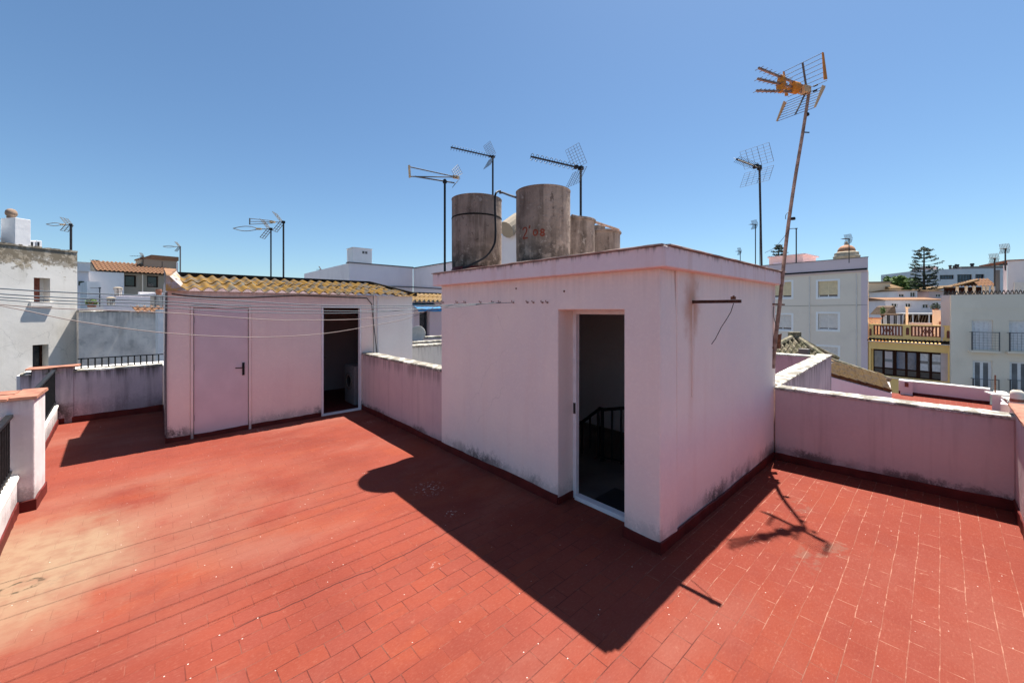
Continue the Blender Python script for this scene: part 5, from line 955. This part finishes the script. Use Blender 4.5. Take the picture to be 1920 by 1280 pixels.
pt = MB().tube([FA.o + FA.t * FA(727)[0] - Vector((0, 0, 0)) + Vector((-.03, -.12, FA(727, 537)[1])), pA_ + Vector((-.08, -.12, FA(775, 538.5)[1])), FB2.o + FB2.t * FB2(835)[0] + Vector((-.12, -.05, FB2(835, 542)[1]))], .035, 6); tag(pt.build('service_pipe', 'grey_steel'), 'grey service pipe running along the shaded white walls behind the shed', 'pipe')
T = blk('white_block', 'white block glimpsed between the two big water tanks', 'house', 938, 1010, 434, 620, 15, 'lilac_white_wall', 4, 290, z0=-9); p = at(962, 434, 15.2)
MB().tube([at(949, 431, 15.1), at(972, 414, 15.6)], .34, 14).build('roof_boiler', 'taupe_render', T[0])
FD = Fac(775, 15.5, 1762); r, s0, s1, zt, H = house(FD, 'lilac_house', 'small lilac house with blue awning in the gap between shed and stair house', 'house', 776, 860, 566, 'rose_render', 4, [(786.5, 805.5, 582, 632)], top=FD(776, 565)[1])
r.children[0].data.materials[0] = M_['mauve_attic_render']
window(FD, r, H[0], 'grey_steel', 'dark_glass', .2, .05, 1, 1); zr_ = EYE - (551 - HY) / FP * 16.4
L(MB().corr((s0 - .6, -.45, zt), (1, 0, 0), (0, 1.3, zr_ - zt), int((s1 - s0 + .8) / .2), .2, .045, 1.35, 2, .03, .02, 6), FD.z0).build('roof', 'straw_tile', r, local=True); lb(FD, r, 'roof_edge', 'black_mastic', s0 - .6, s1 + .2, .86, 1.05, zr_ - .05, zr_ + .08)
a, b = FD(766)[0], FD(812)[0]; zc, zd = FD(790, 581)[1], FD(790, 568)[1]; t = thing('awning', 'blue canvas awning over the dark doorway of the lilac house', 'awning', FD.o + Vector((0, 0, zc)), FD.rot)
MB().hexa([(a, -.75, .02), (b, -.75, .02), (b, -.01, zd - zc - .03), (a, -.01, zd - zc - .03)], [(a, -.75, .05), (b, -.75, .05), (b, -.01, zd - zc), (a, -.01, zd - zc)]).build('canopy', 'awning_blue', t, local=True); MB().box(a, b, -.77, -.755, -.06, .05).build('valance', 'awning_blue', t, local=True)
pd_ = at(784, 629, 13.5); t = thing('satellite_dish', 'pale grey satellite dish standing in front of the lilac house', 'satellite dish', (pd_.x, pd_.y, 1.0)); R_ = 17.5 * 13.5 / FP; f_ = hdir(-165); w_ = f_.cross(UZ).normalized(); f_ = (f_ + UZ * .35).normalized(); u_ = w_.cross(f_)
vs = []; fs = []; n_ = 28
for i in range(7):
    for k in range(n_): q = R_ * i / 6; vs.append(pd_ + w_ * cos(2 * pi * k / n_) * q + u_ * sin(2 * pi * k / n_) * q + f_ * (.10 * (i / 6) ** 2))
for i in range(6):
    for k in range(n_): fs.append((i * n_ + k, i * n_ + (k + 1) % n_, (i + 1) * n_ + (k + 1) % n_, (i + 1) * n_ + k))
ds = MB().add(vs, fs).build('dish', 'satellite_grey', t, smooth=True); sm = ds.modifiers.new('thickness', 'SOLIDIFY'); sm.thickness = .012
MB().tube([pd_ - f_ * .02, pd_ - f_ * .2, Vector((pd_.x, pd_.y, .8)) - f_ * .1], .03, 8).build('stand', 'grey_steel', t); MB().tube([pd_ - u_ * R_, pd_ - u_ * R_ * .6 + f_ * .5], .012, 6).build('feed_arm', 'grey_steel', t)
parapet('parapet', 'stained grey neighbour wall with cream coping just behind the low pink parapet', (4.40, 9.3), (8.4, 9.3), -8.9, 1.10, .22, 'stained_grey_parapet', .06)
parapet('parapet', 'farther brownish neighbour parapet below the satellite dish', (4.6, 11.4), (8.2, 11.4), -8.9, 1.01, .22, 'stained_grey_parapet', .05)
parapet('parapet', 'thin white coped wall in front of the lilac house doorway', (6.9, 12.3), (9.6, 12.3), -8.9, 1.07, .2, 'rose_render', .07)

# distant aerials on the right
def far(label, px, py0, py1, D, L_, refl=(.5, .4), n=6, el=.4, ang=-110, mr=.03): p = at(px, py1, D); yagi(label, p - UZ * .3, EYE - (py0 - HY) / FP * D, ang, L_, n, el, 'rod', refl, mr=mr, er=.012, br=.018, group=G, bmat='dark_steel')
far('thin antenna left of the dark mesh antenna mast on the grey house', 1416.5, 421, 497, 34, .62, n=5, el=.35, mr=.04)
far('small antenna with cross rods just above the right end of the stair house roof', 1388, 471, 495, 33, .4, (.3, .3), 5, .3)
far('tall mast with level boom right of the leaning mast', 1493, 428, 487, 35, .55, (.0, .0), 5, .35, -80, mr=.05)
far('antenna standing in front of the church cupola', 1592, 448, 486, 32, .75, n=7)
far('antenna on a thick pole above the tiled roof shelter', 1865, 484, 530, 32, .5, mr=.05)
far('antenna on top of the mauve chimney near the right edge', 1885, 466, 500, 31, .45, mr=.045)
p = at(1424.5, 400, 33); tag(MB().tube([at(1424.5, 497, 33), p], .022, 6).build('thin_mast', 'grey_steel'), 'bare thin mast close beside the dark mesh antenna mast', 'mast')

# ---------------------------------------------------------------- trees
def leaves(mb, c, rx, rz, n, s):
    for _ in range(n):
        while True:
            v = Vector((random.uniform(-1, 1), random.uniform(-1, 1), random.uniform(-1, 1)))
            if .25 < v.length < 1: break
        p = c + Vector((v.x * rx, v.y * rx, v.z * rz)); a = Vector((random.gauss(0, 1), random.gauss(0, 1), random.gauss(0, 1))).normalized(); b = a.orthogonal().normalized(); q = s * random.uniform(.6, 1.3)
        mb.quad(p - a * q, p - b * q * .6, p + a * q, p + b * q * .6)
def round_tree(label, px, ptop, pbot, hw, D, group=None):
    k = D / FP; top = at(px, ptop, D); bot = at(px, pbot, D); t = thing('round_tree', label, 'tree', (top.x, top.y, -9)); R = hw * k; cz = (top.z + bot.z) / 2; hh = (top.z - bot.z) / 2
    tr = MB(); tr.tube([(top.x, top.y, -9), (top.x + .2, top.y, cz - hh * .6), (top.x, top.y + .2, cz + hh * .3)], .35, 8, .12)
    for i in range(6): a = 2 * pi * i / 6; tr.tube([(top.x, top.y, cz - hh * .8), (top.x + cos(a) * R * .7, top.y + sin(a) * R * .7, cz + hh * .2)], .12, 6, .03)
    tr.build('trunk', 'bark', t); m = MB()
    for i in range(16): a = random.uniform(0, 2 * pi); q = random.uniform(.25, .72) * R; leaves(m, Vector((top.x + cos(a) * q, top.y + sin(a) * q, cz + random.uniform(-.6, .62) * hh)), R * .34, hh * .34, 150, .22)
    leaves(m, Vector((top.x, top.y, cz)), R * .85, hh * .85, 700, .22); m.build('crown', 'leaf_green', t)
round_tree('round green tree left of the pine, nearer the grey apartment house', 1679, 515, 550, 17, 68)
round_tree('round green tree directly left of the tall pine trunk', 1707, 517, 556, 18, 66)
def norfolk(label, px, ptop, pbot, hw, D, layers):
    k = D / FP; top = at(px, ptop, D); bot = at(px, pbot, D); t = thing('pine_tree', label, 'pine tree', (top.x, top.y, -9)); H_ = top.z - bot.z; R = hw * k
    MB().tube([(top.x, top.y, -9), (top.x, top.y, bot.z), (top.x + .05, top.y, top.z - .2)], .32, 8, .06).build('trunk', 'bark', t); m = MB()
    for i in range(layers):
        f_ = (i + .3) / layers; z = top.z - H_ * f_; rr = R * min(1, .28 + 1.5 * f_ ** .9) * random.uniform(.8, 1.08) * (1 if f_ < .55 else .75); nb = 6; a0 = random.uniform(0, 6)
        for b_ in range(nb):
            if random.random() < (.30 if f_ < .5 else .15): continue
            a = a0 + 2 * pi * b_ / nb; d = Vector((cos(a), sin(a), 0)); rl = rr * random.uniform(.75, 1.1); pts = [Vector((top.x, top.y, z)) + d * (rl * q) + UZ * (rl * (.05 * q + .28 * q * q - .12 * q)) for q in (0, .35, .7, 1.)]
            m.tube(pts, .05, 5, .02)
            for q in range(7):
                u = (.55 if f_ < .5 else .3) + (.45 if f_ < .5 else .7) * q / 6; c = pts[0].lerp(pts[3], u); c.z = pts[0].z + rl * (.28 * u * u - .07 * u); leaves(m, c, .09 + .12 * u, .12 + .05 * u, 6 if f_ < .5 else 10, .115)
    leaves(m, top - UZ * .3, .5, .22, 90, .14); m.build('crown', 'pine_green', t)
norfolk('tall dark araucaria pine with tiered open branches in front of the modern building', 1732.5, 463, 560, 28, 60, 15)
norfolk('top of a second pine showing above the mauve attic wall', 1460, 460, 520, 17, 58, 11)
def shrub(label, px, py0, py1, hw, D, col='leaf_green'):
    p = at(px, (py0 + py1) / 2, D); k = D / FP; t = thing('shrub', label, 'shrub', (p.x, p.y, p.z - (py1 - py0) / 2 * k)); m = MB(); leaves(m, p, hw * k, (py1 - py0) / 2 * k * 1.1, 260, .07); m.build('foliage', col, t); MB().lathe((p.x, p.y, p.z - (py1 - py0) * k * .75), [(.15, 0), (.2, .25), (.19, .3)], 10).build('pot', 'terracotta_cap', t)
shrub('dark leafy shrub on the right rose roof hut', 1754, 568, 581, 7, 36.5, 'pine_green'); shrub('small green shrub behind the left rose roof hut', 1655, 575, 590, 4, 46)
shrub('greyish low shrub on the flat roofs left of the shed', 172, 562, 573, 8, 19.6)

# ---------------------------------------------------------------- light, sky, camera
SUN = Vector((1.054, .175, 2.62)).normalized()
ld = bpy.data.lights.new('sun', 'SUN'); ld.energy = SUN_E; ld.angle = rad(.53); ld.color = (1, .955, .89)
lo = bpy.data.objects.new('sun', ld); COL.objects.link(lo); lo.rotation_euler = SUN.to_track_quat('Z', 'Y').to_euler(); lo.location = SUN * 60
W = bpy.data.worlds.new('World'); SC.world = W; W.use_nodes = True; nt = W.node_tree; bg = nt.nodes['Background']
sky = nt.nodes.new('ShaderNodeTexSky'); sky.sky_type = 'NISHITA'; sky.sun_disc = False; sky.sun_elevation = math.asin(SUN.z); sky.sun_rotation = atan2(SUN.x, SUN.y); sky.altitude = 20; sky.air_density = 1.0; sky.dust_density = DUST; sky.ozone_density = OZ
tn = nt.nodes.new('ShaderNodeMix'); tn.data_type = 'RGBA'; tn.blend_type = 'MULTIPLY'; tn.inputs[0].default_value = 1; tn.inputs[7].default_value = (.92, 1.015, 1.0, 1); nt.links.new(sky.outputs[0], tn.inputs[6]); nt.links.new(tn.outputs[2], bg.inputs['Color']); bg.inputs['Strength'].default_value = SKY_S
cd = bpy.data.cameras.new('camera'); cd.sensor_width = 36; cd.lens = 36 * FP / 1920; cd.shift_y = (HY - 640) / 1920; cd.clip_end = 2000; cd.clip_start = .05
co = bpy.data.objects.new('camera', cd); COL.objects.link(co); co.location = (0, 0, EYE); co.rotation_euler = (pi / 2, 0, -atan2(FW.x, FW.y)); SC.camera = co
SC.view_settings.view_transform = 'Standard'; SC.view_settings.look = 'None'; SC.view_settings.exposure = EXPO; SC.view_settings.gamma = 1; SC.view_settings.use_curve_mapping = False
SC.cycles.max_bounces = 10; SC.cycles.diffuse_bounces = 6
